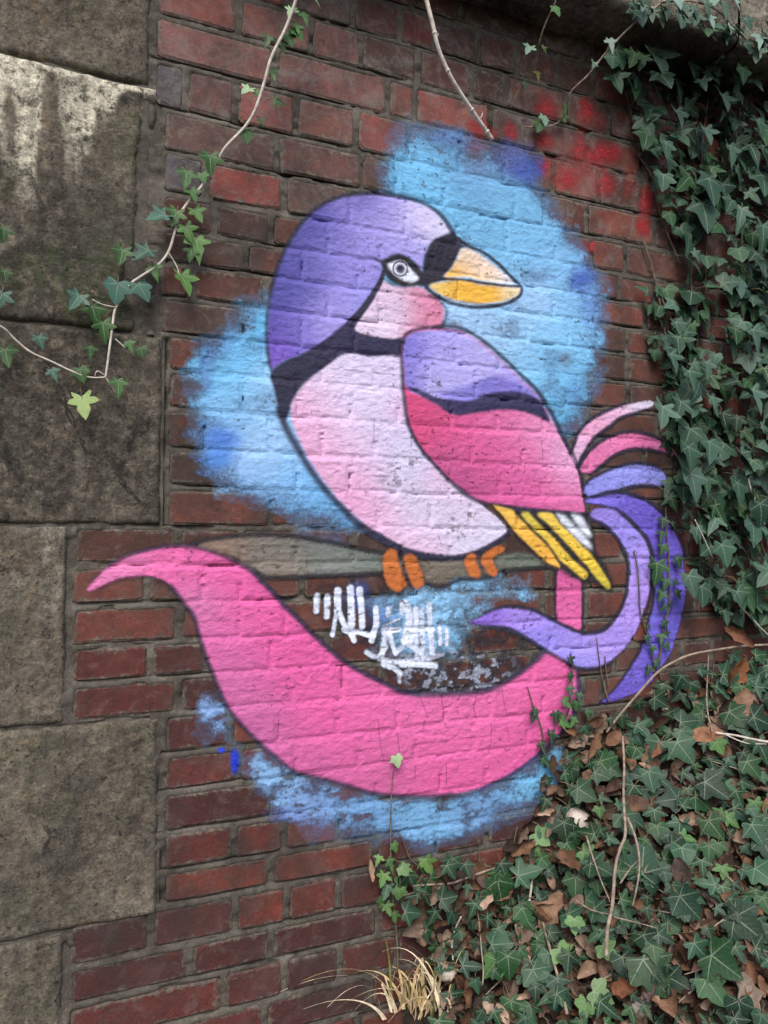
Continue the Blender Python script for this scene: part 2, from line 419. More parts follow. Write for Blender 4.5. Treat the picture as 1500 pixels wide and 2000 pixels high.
QV = [3.05, vpx(280, 166), vpx(310, 656), vpx(300, 1027), vpx(130, 1416), vpx(290, 1790), vpx(120, 1790) - 0.40, -0.05]
QE = [upx(293, 100), upx(306, 420), upx(316, 850), upx(130, 1200), upx(309, 1600), upx(122, 1900), upx(309, 1600)]
def quoin_edge(v):
    for i in range(7):
        if QV[i + 1] <= v <= QV[i]: return QE[i]
    return QE[0]

# ------------------------------------------------------------------ bricks: layout
bricks = []                               # (u0, u1, v0, v1, course)
for r in range(len(VJ) - 1):
    cno = r - NT0 + 1                     # course number as in PERP, course k is under bed k-1
    vt, vb = VJ[r], VJ[r + 1]; vm = (vt + vb) / 2
    ql = quoin_edge(vm) + 0.008
    key = cno
    ys = None
    us = []
    if key in PERP:
        for x in PERP[key]:
            y = float(to_px(0.6, vm)[1]);
            for _ in range(3):
                u, v = wall_uv(x, y); y = float(to_px(u, vm)[1])
            us.append(float(wall_uv(x, y)[0]))
    else:
        u = ql + (0.11 if r % 2 else 0.225)
        while u < 1.2: us.append(u); u += 0.113 if random.random() < 0.5 else 0.228
    us = [u for u in us if u > ql + 0.05]
    # fill gaps at the left, the middle and on to the right
    full = [ql] + us
    out = [ql]
    for a, b in zip(full[:-1], full[1:]):
        g = b - a
        if g > 0.30:
            n = max(2, round(g / 0.17)); cuts = [a + g * (i + 0.5 * (i % 2) * 0.3) / n for i in range(1, n)]
            out += cuts
        out.append(b)
    u = out[-1]; alt = r % 2
    while u < 2.7:
        d = 0.226 if alt else 0.112; alt = 1 - alt if random.random() < 0.8 else alt
        if u < U_SEAM < u + d + 0.03: d = max(0.05, U_SEAM - u)
        u += d + random.uniform(-.006, .006); out.append(u)
    for a, b in zip(out[:-1], out[1:]):
        ja = random.uniform(.0036, .0066); jb = random.uniform(.0036, .0066); jt = random.uniform(.0036, .0068); jl = random.uniform(.0032, .0058)
        if b - a > 0.03: bricks.append([a + ja, b - jb, vb + jl, vt - jt, cno])

PAL_LOW = [lin(102, 54, 50), lin(110, 57, 51), lin(90, 52, 50), lin(120, 63, 53), lin(82, 50, 49), lin(104, 57, 53), lin(96, 52, 48)]
PAL_MID = [lin(96, 66, 58), lin(108, 66, 58), lin(84, 64, 58), lin(112, 66, 58), lin(92, 58, 52)]
PAL_TOP = [lin(146, 90, 86), lin(134, 94, 90), lin(126, 86, 80), lin(150, 92, 84), lin(114, 84, 80), lin(104, 82, 78), lin(140, 80, 74)]
PAL_RT = [lin(120, 70, 62), lin(106, 68, 60), lin(128, 76, 66), lin(96, 66, 60)]
def brick_tint(u, v):
    x, y = to_px(u, v)
    if x < 366 and 150 < y < 430: return lin(86, 84, 90)
    if y < 400: p = PAL_TOP
    elif y > 1250: p = PAL_LOW
    else: p = PAL_MID
    if x > 1145: p = PAL_RT
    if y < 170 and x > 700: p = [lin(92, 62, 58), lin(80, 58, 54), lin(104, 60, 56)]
    c = random.choice(p); f = random.uniform(0.82, 1.12)
    return tuple(k * f for k in c)

DEPTH = 0.03
def brick_mesh(L, H, seed):
    rr = random.Random(seed); pts = []
    cr = 0.005
    def side(p, q, n):
        for i in range(n): t = i / n; pts.append((p[0] + (q[0] - p[0]) * t, p[1] + (q[1] - p[1]) * t))
    a, b = L / 2, H / 2; k = 3 if L > .15 else 2
    side((-a + cr, -b), (a - cr, -b), k); side((a - cr, -b), (a, -b + cr), 1); side((a, -b + cr), (a, b - cr), 1); side((a, b - cr), (a - cr, b), 1)
    side((a - cr, b), (-a + cr, b), k); side((-a + cr, b), (-a, b - cr), 1); side((-a, b - cr), (-a, -b + cr), 1); side((-a, -b + cr), (-a + cr, -b), 1)
    V = []; n = len(pts)
    J = [(rr.uniform(0, .0035), rr.uniform(0, .003)) for _ in pts]
    out = [(x - math.copysign(j[0], x) , z - math.copysign(j[1], z)) for (x, z), j in zip(pts, J)]
    ch = [rr.uniform(.0025, .0060) for _ in pts]
    def inset(p, c): return (p[0] - math.copysign(min(c, abs(p[0])), p[0]), p[1] - math.copysign(min(c, abs(p[1])), p[1]))
    for p, c in zip(out, ch): q = inset(p, c); V.append((q[0], rr.uniform(-.0008, .0004), q[1]))
    for p in out: V.append((p[0], rr.uniform(.0014, .0030), p[1]))
    for p in out: V.append((p[0], DEPTH, p[1]))
    F = [tuple(range(n))]
    for i in range(n):
        j = (i + 1) % n
        F.append((i, n + i, n + j, j)); F.append((n + i, 2 * n + i, 2 * n + j, n + j))
    return V, F
CLS = [0.065, 0.10, 0.15, 0.21]; HS = 0.065
VAR = {}
for L in CLS:
    VAR[L] = [brick_mesh(L, HS, int(L * 1000) * 10 + s) for s in range(5)]
VARM = {L: [mesh_np('brick', v, f, BRK, False) for v, f in VAR[L]] for L in CLS}
wall = empty('brick_wall', (0, 0, 0))
tag(wall, 'old red brick retaining wall in crumbling grey mortar carrying the bird painting', 'wall', kind='thing')
def visible_rank(b):
    u, v = (b[0] + b[1]) / 2, (b[2] + b[3]) / 2; x, y = to_px(u, v)
    if not (-40 < x < 1540 and -40 < y < 2040): return -1
    s = (b[1] - b[0]) * (b[3] - b[2])
    if x > 1345 and y < 1200: s *= 0.2
    if x > 900 and y > 1640 + (1000 - x): s *= 0.05
    if ((x - 830) / 300) ** 2 + ((y - 760) / 330) ** 2 < 1: s *= 0.25
    return s
order = sorted(range(len(bricks)), key=lambda i: -visible_rank(bricks[i]))
front = set(i for i in order[:296] if visible_rank(bricks[i]) > 0)
FRONTY = [random.uniform(-.0016, .0016) for _ in bricks]
mass = MB()
for i, b in enumerate(bricks):
    L, H = b[1] - b[0], b[3] - b[2]; cl = min(CLS, key=lambda c: abs(c - L)); vi = random.randrange(5)
    uc, vc = (b[0] + b[1]) / 2, (b[2] + b[3]) / 2; tint = brick_tint(uc, vc)
    tilt = random.uniform(-.010, .010); flip = random.random() < 0.5
    if i in front:
        o = obj('brick', VARM[cl][vi], wall, (uc, FRONTY[i], vc)); o.scale = (L / cl, 1, H / HS)
        o.rotation_euler = (0, tilt * (0.1 / max(L, .1)), 0); o.color = tint + (1,)
    else:
        V, F = VAR[cl][vi]
        mass.add([(uc + x * L / cl, FRONTY[i] + y, vc + z * H / HS) for x, y, z in V], F, tint)
tag(obj('brickwork', mass.mesh('brickwork', BRS, False), wall), kind='stuff')

# mortar: an uneven sheet between the bricks, weathered so that each bed slopes down and out
VS = np.array(VJ)
def mortar_recess(U, Vv):
    """recess of the mortar behind the brick faces; U (n,) columns, Vv (m,) rows"""
    d = VS[None, :] - Vv[:, None]; k = np.abs(d).argmin(1); off = Vv - VS[k]
    A, B = np.meshgrid(U, Vv); O = off[:, None]
    base = 0.0020 + 0.0019 * np.clip(O / .007, -1, 1)
    base = base + (fbm(A * 28, B * 28, 3, 4) - 0.5) * 0.006 + (fbm(A * 110, B * 110, 9, 2) - 0.5) * 0.0030
    base = base + 0.008 * sstep(0.64, 0.80, fbm(A * 17, B * 40, 21, 3))
    gate = sstep(.46, .62, fbm(A * 6, (k * 7.3)[:, None] + B * 0, 61, 3))
    wob = (fbm(A * 22, (k * 3.7)[:, None] + B * 0, 66, 3) - .5) * .006
    base = base + 0.008 * gate * np.exp(-((O - .0040 - wob) / .0016) ** 2)
    return np.maximum(base, -0.0010)
def sheet(gu, gv, name, flat=None):
    UU, VV = np.meshgrid(gu, gv)
    MD = mortar_recess(gu, gv) if flat is None else np.full(UU.shape, flat)
    if flat is None:
        qe = np.vectorize(quoin_edge)(gv)[:, None]
        MD = MD + .022 * sstep(.46, .60, fbm(UU * 3, VV * 7, 141, 4)) * np.exp(-((UU - qe - .004 - (fbm(UU * 8, VV * 16, 142, 4) - .5) * .018) / .0045) ** 2)
    if flat is None:
        for b_ in bricks:
            i0, i1 = np.searchsorted(gu, b_[0] + .0045), np.searchsorted(gu, b_[1] - .0045); k0, k1 = np.searchsorted(gv, b_[2] + .0045), np.searchsorted(gv, b_[3] - .0045)
            MD[k0:k1, i0:i1] = 0.009
    keep = UU > np.vectorize(quoin_edge)(gv)[:, None] - 0.02
    Vm = np.stack([UU, MD, VV], -1).reshape(-1, 3); Fm = grid_faces(len(gu), len(gv)); Fm = Fm[keep.reshape(-1)[Fm].all(1)]
    used = np.unique(Fm); remap = np.full(len(Vm), -1); remap[used] = np.arange(len(used))
    obj(name, mesh_np(name, Vm[used], remap[Fm], MOR, True), wall)
gv = np.concatenate([np.arange(0.5, 3.06, 0.006)] + [[v + o for o in (.001, .0025, .0035, .0045, .0055, .007)] for v in VJ if .5 < v < 3.04]); gv.sort()
sheet(np.arange(-0.05, 1.98, 0.0045), gv, 'mortar')
sheet(np.arange(-0.05, 2.72, 0.05), np.arange(0, 0.51, .05), 'mortar', .005)
sheet(np.arange(1.97, 2.72, 0.05), np.arange(0.49, 3.06, .05), 'mortar', .005)
# backing body of the wall
def box(mb, x0, x1, y0, y1, z0, z1, c=None):
    V = [(x, y, z) for x in (x0, x1) for y in (y0, y1) for z in (z0, z1)]
    mb.add(V, [(0, 1, 3, 2), (4, 6, 7, 5), (0, 4, 5, 1), (2, 3, 7, 6), (0, 2, 6, 4), (1, 5, 7, 3)], c)
bk = MB(); box(bk, -1.3, 2.72, 0.035, 0.36, -0.1, 3.06)
obj('core', bk.mesh('core', MOR, False), wall)

# ------------------------------------------------------------------ dressed stones at the left end
pier = empty('stone_pier', (-0.2, 0, 0))
tag(pier, 'weathered grey sandstone quoin blocks with white lime stains beside the brickwork', 'pier', kind='thing')
def stone_block(u0, u1, v0, v1, idx):
    g = 0.006; nx = int((u1 - u0) / g) + 2; ny = int((v1 - v0) / g) + 2
    a = np.linspace(u0, u1, nx); b = np.linspace(v0, v1, ny); A, B = np.meshgrid(a, b)
    ed = np.minimum(np.minimum(A - u0, u1 - A), np.minimum(B - v0, v1 - B))
    edn = ed + (fbm(A * 40, B * 40, 40 + idx) - 0.5) * 0.010
    Y = -0.003 + 0.009 * (1 - sstep(-.003, 0.007, edn)) + (fbm(A * 9, B * 9, 50 + idx, 5) - 0.5) * 0.012 + (fbm(A * 60, B * 60, 60 + idx, 3) - 0.5) * 0.004
    # ragged arris
    wob = (fbm(A * 25, B * 25, 70 + idx) - 0.5) * 0.008
    A2 = A + wob * (1 - sstep(0, .02, ed)); B2 = B + wob * (1 - sstep(0, .02, ed))
    x, y = to_px(A, B)
    z0 = np.zeros_like(A); wht = z0.copy(); moss = z0.copy(); drk = 0.35 + z0
    drk = sstep(0.42, 0.62, fbm(A * 6, B * 5, 81, 4))
    if idx == 0: drk = 0.35 * drk; moss = 0.6 * sstep(.5, .7, fbm(A * 5, B * 8, 33))
    if idx == 1:
        dep = v1 - B; run = fbm(A * 26, B * 2.6, 91, 3); L_ = 0.30 * sstep(0.36, 0.66, run) * (0.35 + 0.65 * sstep(0.14, -0.03, A)) + 0.02
        wht = sstep(1.0, 0.45, dep / L_) * (0.5 + 0.5 * fbm(A * 30, B * 14, 5))
        wht = np.maximum(wht * 1.25, 0.9 * sstep(.5, .62, fbm(A * 30, B * 8, 17)) * sstep(.06, .0, np.abs(x - 40 + (y - 300) * .15) / 700) * sstep(480, 400, y) * sstep(150, 200, y))
        drk = np.maximum(drk * 0.75, 0.62 * sstep(.10, .25, dep) * sstep(.72, .3, dep))
        brk = sstep(-.012, .012, (A - u1 + .035) + (fbm(A * 14, B * 10, 131, 4) - .5) * .07) * sstep(.02, .05, dep + (fbm(A * 9, B * 9, 132) - .5) * .05); Y = Y + .040 * brk
        wht = np.maximum(wht, .7 * sstep(.25, .6, brk) * sstep(.9, .5, brk))
        moss = 0.85 * sstep(.45, .65, fbm(A * 7, B * 7, 44))
    if idx == 2: drk = np.maximum(drk * .7, 0.5 * sstep(.02, .12, A) * sstep(.25, .45, fbm(A * 9, B * 7, 83)));
    if idx == 3: drk = .15 + .4 * drk; wht = 0.4 * sstep(.55, .7, fbm(A * 30, B * 10, 7)) * sstep(.2, 0, v1 - B)
    if idx >= 4: drk = .02 + .26 * drk; moss = 0.3 * sstep(.45, .7, fbm(A * 6, B * 6, 45))
    att = np.stack([wht, moss, drk, np.ones_like(A)], -1).reshape(-1, 4)
    Vt = np.stack([A2, Y, B2], -1).reshape(-1, 3); F = grid_faces(nx, ny).tolist()
    # returns on the four sides
    i = np.arange(nx * ny).reshape(ny, nx); loop = list(i[0, :]) + list(i[1:, -1]) + list(i[-1, -2::-1]) + list(i[-2:0:-1, 0])
    base = len(Vt); back = Vt[loop].copy(); back[:, 1] = 0.05
    Vt = np.vstack([Vt, back]); att = np.vstack([att, att[loop]])
    n = len(loop)
    for k in range(n): F.append((int(loop[k]), base + k, base + (k + 1) % n, int(loop[(k + 1) % n])))
    return mesh_np('stone_block', Vt, F, STN, True, {'stain': att})
for i in range(7):
    g = 0.0025
    me = stone_block(-0.95, QE[i] - 0.002, QV[i + 1] + g, QV[i] - g, i)
    o = obj('stone_block', me, pier); o.matrix_parent_inverse = Matrix.Translation((0.2, 0, 0))
pm = MB()
g = np.arange(-0.95, 0.215, .012); gz = np.arange(0, 3.05, .012); A, B = np.meshgrid(g, gz)
Vp = np.stack([A, 0.006 + (fbm(A * 30, B * 30, 3) - .5) * .010, B], -1).reshape(-1, 3); Fp = grid_faces(len(g), len(gz))
o = obj('mortar', mesh_np('pier_mortar', Vp, Fp, MOR, True), pier); o.matrix_parent_inverse = Matrix.Translation((0.2, 0, 0))

# ------------------------------------------------------------------ stone coping that overhangs the wall
COP_Z, COP_P = 2.764, 0.15
cop = empty('stone_coping', (0.9, 0, COP_Z))
tag(cop, 'pale stone coping jutting out over the wall top with ivy hanging over it', 'coping', kind='thing')
edges = [-1.0, -0.35, 0.32, 0.98, 1.62, 2.2, 2.72]
def coping_stone(u0, u1, s):
    g = 0.014; prof = []                   # walk up the section: under the drip, front face, top
    for t in np.linspace(0, 1, 14): prof.append((0.02 - (0.02 + COP_P) * t, 0.0))
    for t in np.linspace(0, 1, 14)[1:]: prof.append((-COP_P, 0.26 * t))
    for t in np.linspace(0, 1, 14)[1:]: prof.append((-COP_P + 0.5 * t, 0.26 + 0.03 * t))
    prof = np.array(prof); nx = int((u1 - u0) / g) + 2; a = np.linspace(u0, u1, nx)
    V = []
    sl = np.arange(len(prof)) * 0.013
    A, Sx = np.meshgrid(a, sl)
    d = (fbm(A * 14, Sx * 14, 120 + s, 5) - 0.5) * 0.03 + (fbm(A * 60, Sx * 60, 20 + s, 3) - .5) * 0.008
    ed = np.minimum(A - u0, u1 - A); d = d + 0.012 * (1 - sstep(0, .02, ed))
    Yp = np.broadcast_to(prof[:, 0:1], A.shape).copy(); Zp = np.broadcast_to(prof[:, 1:2], A.shape).copy()
    arr = np.minimum(np.abs(np.arange(len(prof)) - 13), np.abs(np.arange(len(prof)) - 26))[:, None]
    rd = np.where(arr == 0, 0.010, np.where(arr == 1, 0.003, 0.0))
    Yp += d * 0.7 + rd * 0.7; Zp += d * 0.5 + np.where(np.arange(len(prof))[:, None] < 20, rd, -rd)
    Vt = np.stack([A, Yp, Zp + COP_Z], -1).reshape(-1, 3)
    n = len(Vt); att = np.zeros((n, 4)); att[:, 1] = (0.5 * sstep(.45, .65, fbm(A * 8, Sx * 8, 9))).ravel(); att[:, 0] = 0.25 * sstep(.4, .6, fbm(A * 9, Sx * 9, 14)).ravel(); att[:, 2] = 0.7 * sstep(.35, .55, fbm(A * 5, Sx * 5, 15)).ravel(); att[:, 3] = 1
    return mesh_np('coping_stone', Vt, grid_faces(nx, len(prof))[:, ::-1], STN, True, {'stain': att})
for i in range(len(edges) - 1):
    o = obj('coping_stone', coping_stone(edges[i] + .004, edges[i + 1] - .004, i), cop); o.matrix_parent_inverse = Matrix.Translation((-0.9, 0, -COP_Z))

# ------------------------------------------------------------------ ground and bank
bx = [300, 560, 700, 790, 880, 1000, 1080, 1130, 1300, 1500]
by = [2420, 2190, 2060, 1985, 1850, 1720, 1590, 1500, 1400, 1300]
bu, bv = wall_uv(np.array(bx), np.array(by))
bu = np.concatenate([[-3], bu, [2.6, 4.5, 9]]); bv = np.concatenate([[0.0], bv, [1.32, 1.5, 1.6]])
bv = np.maximum(bv, 0.0)
def ground_z(u, y):
    u = np.asarray(u, float); d = np.maximum(-np.asarray(y, float), 0)
    zc = np.interp(u, bu, bv)
    z = zc - 0.62 * d - 0.10 * d * d * 0
    return np.maximum(z, 0.0) * 1.0
def ground_h(u, y):
    u = np.asarray(u, float); y = np.asarray(y, float)
    return ground_z(u, y) + (fbm(u * 6, y * 6, 201, 4) - 0.5) * 0.07 + (fbm(u * 30, y * 30, 205, 3) - .5) * 0.02
gx = np.concatenate([[-60, -20, -8, -4, -2], np.arange(-1, 2.8, 0.02), [3.2, 4, 6, 12, 30, 60]])
gy = np.concatenate([[-60, -25, -12, -7, -4.5, -3, -2.2], np.arange(-1.8, 0.05, 0.02)])
GX, GY = np.meshgrid(gx, gy); GZ = ground_h(GX, GY)
obj_g = obj('ground', mesh_np('ground', np.stack([GX, GY, GZ], -1).reshape(-1, 3), grid_faces(len(gx), len(gy)), SOIL, True)); tag(obj_g, kind='structure')
def bank_pt(px, py, lift=0.0):
    """where the sight line through a photo pixel meets the bank (or the wall above it)"""
    X, Y, Z = (float(q) for q in ray(px, py)); ts = np.linspace(0.5, CAM_D / Y, 240)
    ux, yy, zz = X * ts, -CAM_D + Y * ts, CAM_H + Z * ts
    hit = np.nonzero(zz <= ground_h(ux, yy) + lift)[0]
    if len(hit): i = hit[0]; return Vector((ux[i], yy[i], zz[i]))
    return Vector((ux[-1], -0.012, zz[-1]))
def bank_n(u, y):
    e = 0.03; dzu = (ground_z(u + e, y) - ground_z(u - e, y)) / (2 * e); dzy = (ground_z(u, y + e) - ground_z(u, y - e)) / (2 * e)
    return Vector((-float(dzu), -float(dzy), 1)).normalized()
# ------------------------------------------------------------------ the painting: a skin of paint over bricks and joints
PG = 0.0019
pu0, pv0 = 0.06, 0.79; pu1, pv1 = 1.64, 2.70
nu = int((pu1 - pu0) / PG); nv = int((pv1 - pv0) / PG)
au = pu0 + PG * np.arange(nu); av = pv0 + PG * np.arange(nv)
PU, PV = np.meshgrid(au, av)
CC = np.zeros((nv, nu, 3)); AA = np.zeros((nv, nu)); PART = np.zeros((nv, nu), np.int16)
PARTS = ['none']
KX, KY = to_px(PU, PV)                     # where each spot of the wall appears in the photo, to shade the paint as sprayed
def blur(m, r):
    n = int(round(r / PG))
    if n < 1: return m
    for _ in range(2):
        for ax in (0, 1):
            c = np.cumsum(np.concatenate([np.repeat(np.take(m, [0], ax), n + 1, ax), m, np.repeat(np.take(m, [-1], ax), n, ax)], ax), ax)
            m = (np.take(c, range(2 * n + 1, c.shape[ax]), ax) - np.take(c, range(0, c.shape[ax] - 2 * n - 1), ax)) / (2 * n + 1)
    return m
def win(P, pad):
    a = max(int((P[:, 0].min() - pad - pu0) / PG), 0); b = min(int((P[:, 0].max() + pad - pu0) / PG) + 2, nu)
    c = max(int((P[:, 1].min() - pad - pv0) / PG), 0); d = min(int((P[:, 1].max() + pad - pv0) / PG) + 2, nv)
    return slice(c, d), slice(a, b)
def to_wall(pts): u, v = wall_uv(np.array([p[0] for p in pts]), np.array([p[1] for p in pts])); return np.stack([u, v], -1)
def area(pts, smooth=True, soft=0.002):
    P = to_wall(pts)
    if smooth: P = catmull(P, 5, True)
    ws = win(P, 3 * soft + 0.004); U, V = PU[ws], PV[ws]; ins = np.zeros(U.shape, bool)
    for (x1, y1), (x2, y2) in zip(P, np.roll(P, -1, 0)):
        if y1 == y2: continue
        c = ((y1 > V) != (y2 > V)) & (U < (x2 - x1) * (V - y1) / (y2 - y1) + x1); ins ^= c
    return ws, blur(ins.astype(float), soft)
def line(pts, wpx, soft=0.002, smooth=True):
    """wpx: width in photo pixels, one number or one per point"""
    P = to_wall(pts); W = np.array(wpx if hasattr(wpx, '__len__') else [wpx] * len(pts), float) * 0.00112
    PWd = np.column_stack([P, W])
    if smooth and len(pts) > 2: PWd = catmull(PWd, 5)
    ws = win(P, W.max() + 3 * soft + .01); U, V = PU[ws], PV[ws]; D = np.full(U.shape, 9.0)
    for a, b in zip(PWd[:-1], PWd[1:]):
        d = b[:2] - a[:2]; L2 = (d ** 2).sum() + 1e-12
        t = np.clip(((U - a[0]) * d[0] + (V - a[1]) * d[1]) / L2, 0, 1)
        r = np.hypot(U - a[0] - t * d[0], V - a[1] - t * d[1]) - (a[2] + (b[2] - a[2]) * t) / 2
        D = np.minimum(D, r)
    return ws, 1 - sstep(-soft, soft, D)
TINT = np.array([1.03, 1.10, 1.20])          # the cans' colours, set by eye against the photo
def spray(ws, m, col, part=None, op=1.0, cover=True):
    """col: sRGB tuple, or array matching the window"""
    m = np.clip(m * op, 0, 1)
    c = np.array(lin(*col)) * TINT if isinstance(col, tuple) else col * TINT
    a0 = AA[ws]; a1 = m + a0 * (1 - m)
    k = np.where(a1 > 1e-4, m / np.maximum(a1, 1e-4), 0)[..., None]
    CC[ws] = CC[ws] * (1 - k) + c * k
    AA[ws] = a1
    if part is not None:
        if part not in PARTS: PARTS.append(part)
        PART[ws][m > 0.42] = PARTS.index(part)
        z = PART[ws]; z[(z == 0) & (m > 0.04)] = PARTS.index(part)
def gmix(ws, stops):
    """smooth blend of colours pinned at photo points: [(x, y, radius, rgb), ...]"""
    X, Y = KX[ws], KY[ws]; tw = 0; tc = 0
    for x, y, r, c in stops:
        wgt = np.exp(-((X - x) ** 2 + (Y - y) ** 2) / (2.0 * r * r)) + 1e-9
        tw = tw + wgt; tc = tc + wgt[..., None] * np.array(lin(*c))
    return tc / tw[..., None]
def blob(x, y, rx, ry, col, part, op=0.9, seed=0, soft=0.5, ragged=0.6):
    u, v = wall_uv(x, y); P = np.array([[u - rx * .0017, v - ry * .0017], [u + rx * .0017, v + ry * .0017]]); ws = win(P, .02)
    d = np.hypot((KX[ws] - x) / rx, (KY[ws] - y) / ry) + (fbm(PU[ws] * 30, PV[ws] * 30, 300 + seed, 4) - .5) * ragged
    spray(ws, 1 - sstep(1 - soft, 1.0, d), col, part, op)
DK = (48, 46, 66)

# sky-blue ground behind the bird, ragged and worn
# thin mist first, where the can was swept past the edge
for pts, op in (([(785,240),(740,330),(730,380),(880,470),(1000,640),(1090,850),(1150,800),(1180,660),(1180,560),(1130,460),(1080,390),(1030,320),(940,290),(870,240)], .42), ([(540,570),(480,580),(420,640),(370,650),(360,720),(365,800),(380,900),(440,960),(520,1010),(620,1030),(700,1045),(720,900),(600,700)], .42), ([(380,1350),(440,1370),(470,1440),(540,1490),(660,1540),(780,1560),(920,1550),(1080,1450),(1105,1500),(1090,1560),(980,1610),(900,1660),(800,1655),(700,1640),(580,1625),(510,1570),(440,1490),(390,1420)], .34)):
    ws, m = area(pts, True, .042)
    n = fbm(PU[ws] * 18, PV[ws] * 24, 380, 6) - .5
    spray(ws, np.clip(sstep(.18, .95, m + n * .9), 0, 1) * sstep(.03, .25, m), (104, 142, 182), 'sky_background', op)
SKYP = [
 [(798,262),(772,285),(760,330),(748,372),(700,480),(800,600),(900,700),(1040,800),(1098,838),(1112,826),(1135,790),(1148,720),(1162,650),(1166,575),(1152,528),(1118,486),(1104,440),(1062,425),(1040,372),(1006,340),(955,330),(905,300),(868,262),(835,250)],
 [(540,590),(505,598),(455,655),(398,662),(385,690),(396,745),(388,800),(402,850),(398,905),(455,930),(468,968),(560,985),(625,1005),(700,1035),(760,1050),(700,850),(580,700)],
 [(730,1165),(790,1150),(862,1143),(950,1118),(1025,1112),(1040,1135),(1005,1168),(925,1185),(905,1245),(885,1290),(800,1290),(735,1255)],
]
for i, pts in enumerate(SKYP):
    ws, m = area(pts, True, 0.044)
    n = fbm(PU[ws] * 22, PV[ws] * 30, 400 + i, 5) - .5; n2 = fbm(PU[ws] * 90, PV[ws] * 90, 410 + i, 4) - .5
    mm = np.clip(sstep(.24, 1.0, m + (n * 1.25 + n2 * .2) * (1.25 - m)), 0, 1) * (1 - .55 * sstep(.52, .72, fbm(PU[ws] * 15, PV[ws] * 22, 430 + i, 6))) * sstep(.03, .20, m)
    col = gmix(ws, [(820,330,60,(120,190,228)),(900,300,50,(118,165,205)),(1000,480,60,(125,185,222)),(1080,560,60,(132,182,222)),(1000,640,60,(160,200,232)),(1090,700,50,(128,192,230)),(1110,800,40,(110,185,225)),(930,640,40,(170,200,235)),(1040,580,25,(185,205,238)),
        (500,630,40,(112,190,232)),(450,720,40,(115,185,225)),(480,800,40,(140,190,230)),(520,880,40,(170,200,235)),(540,760,40,(165,205,238)),(560,940,50,(130,180,225)),(640,1000,40,(120,180,225)),(425,870,25,(82,128,196)),(430,660,20,(90,130,190)),
        (850,1200,60,(150,195,228)),(960,1140,50,(140,190,228)),(890,1260,25,(125,180,215))])
    tone = (1 + (fbm(PU[ws] * 14, PV[ws] * 14, 420, 4) - .5) * 0.35)[..., None]
    spray(ws, mm, np.clip(col * tone * np.array([.90, .95, .95]), 0, .9), 'sky_background', 0.96)
for q, (x, y, rx, ry, c, op) in enumerate([(1020,335,42,36,(60,84,160),.85),(1005,310,50,40,(88,98,160),.55),(1135,545,34,34,(66,92,170),.85),(1150,600,24,50,(96,130,196),.6),(590,640,44,22,(80,110,180),.6),(545,660,40,30,(86,120,190),.5),(440,858,40,30,(70,116,196),.85),(430,895,28,26,(84,136,208),.8),(405,720,20,60,(84,110,170),.5),(1105,700,18,26,(96,70,70),.5),(880,270,50,24,(96,128,176),.6),(930,330,40,22,(112,132,170),.5),(1120,760,20,40,(104,150,200),.5),(700,1165,30,40,(66,84,150),.75),(745,1205,40,40,(70,92,160),.6)]):
    blob(x, y, rx * 1.25, ry * 1.2, c, 'sky_background', op, q, 1.0)
# worn blue under the pink ribbon
LOWP = [[(392,1362),(430,1372),(446,1410),(452,1450),(425,1440),(405,1405),(382,1388)],
        [(480,1462),(530,1490),(600,1525),(690,1550),(780,1568),(900,1560),(990,1530),(1060,1490),(1090,1452),(1100,1490),(1085,1540),(1040,1560),(975,1570),(955,1600),(880,1640),(800,1635),(720,1612),(640,1615),(590,1600),(545,1590),(515,1540),(470,1490)]]
for i, pts in enumerate(LOWP):
    ws, m = area(pts, True, 0.016)
    n = fbm(PU[ws] * 34, PV[ws] * 60, 440 + i, 5) - .5; n2 = fbm(PU[ws] * 130, PV[ws] * 130, 450 + i, 4) - .5
    mm = np.clip(sstep(.10, .85, m * (.66 + n * 2.0 + n2 * .7)), 0, .95)
    col = gmix(ws, [(420,1390,40,(132,162,205)),(560,1530,50,(140,180,218)),(700,1580,60,(110,150,190)),(850,1580,60,(120,172,208)),(1040,1530,40,(118,180,215)),(600,1590,40,(120,140,190)),(940,1600,40,(110,140,180))])
    spray(ws, mm, col, 'sky_background', 0.88)
blob(458, 1485, 11, 34, (40, 62, 190), 'sky_background', .95, 60, .7); blob(432, 1464, 12, 8, (45, 66, 190), 'sky_background', .9, 61, .7)
blob(560, 1590, 60, 26, (96, 112, 170), 'sky_background', .4, 62, .9)
# black overspray haze inside the crook of the ribbon
ws, m = area([(640,1140),(760,1150),(960,1190),(1080,1230),(1090,1270),(1010,1330),(860,1360),(760,1330),(690,1270),(640,1200)], True, .02)
spray(ws, m * sstep(.40, .62, fbm(PU[ws] * 60, PV[ws] * 60, 77, 5)), (56, 54, 58), 'overspray', .55)
ws, m = area([(780,1275),(900,1270),(1000,1290),(960,1345),(850,1352),(790,1330)], True, .014)
spray(ws, m * sstep(.50, .66, fbm(PU[ws] * 70, PV[ws] * 90, 78, 5)), (170, 176, 190), 'overspray', .6)

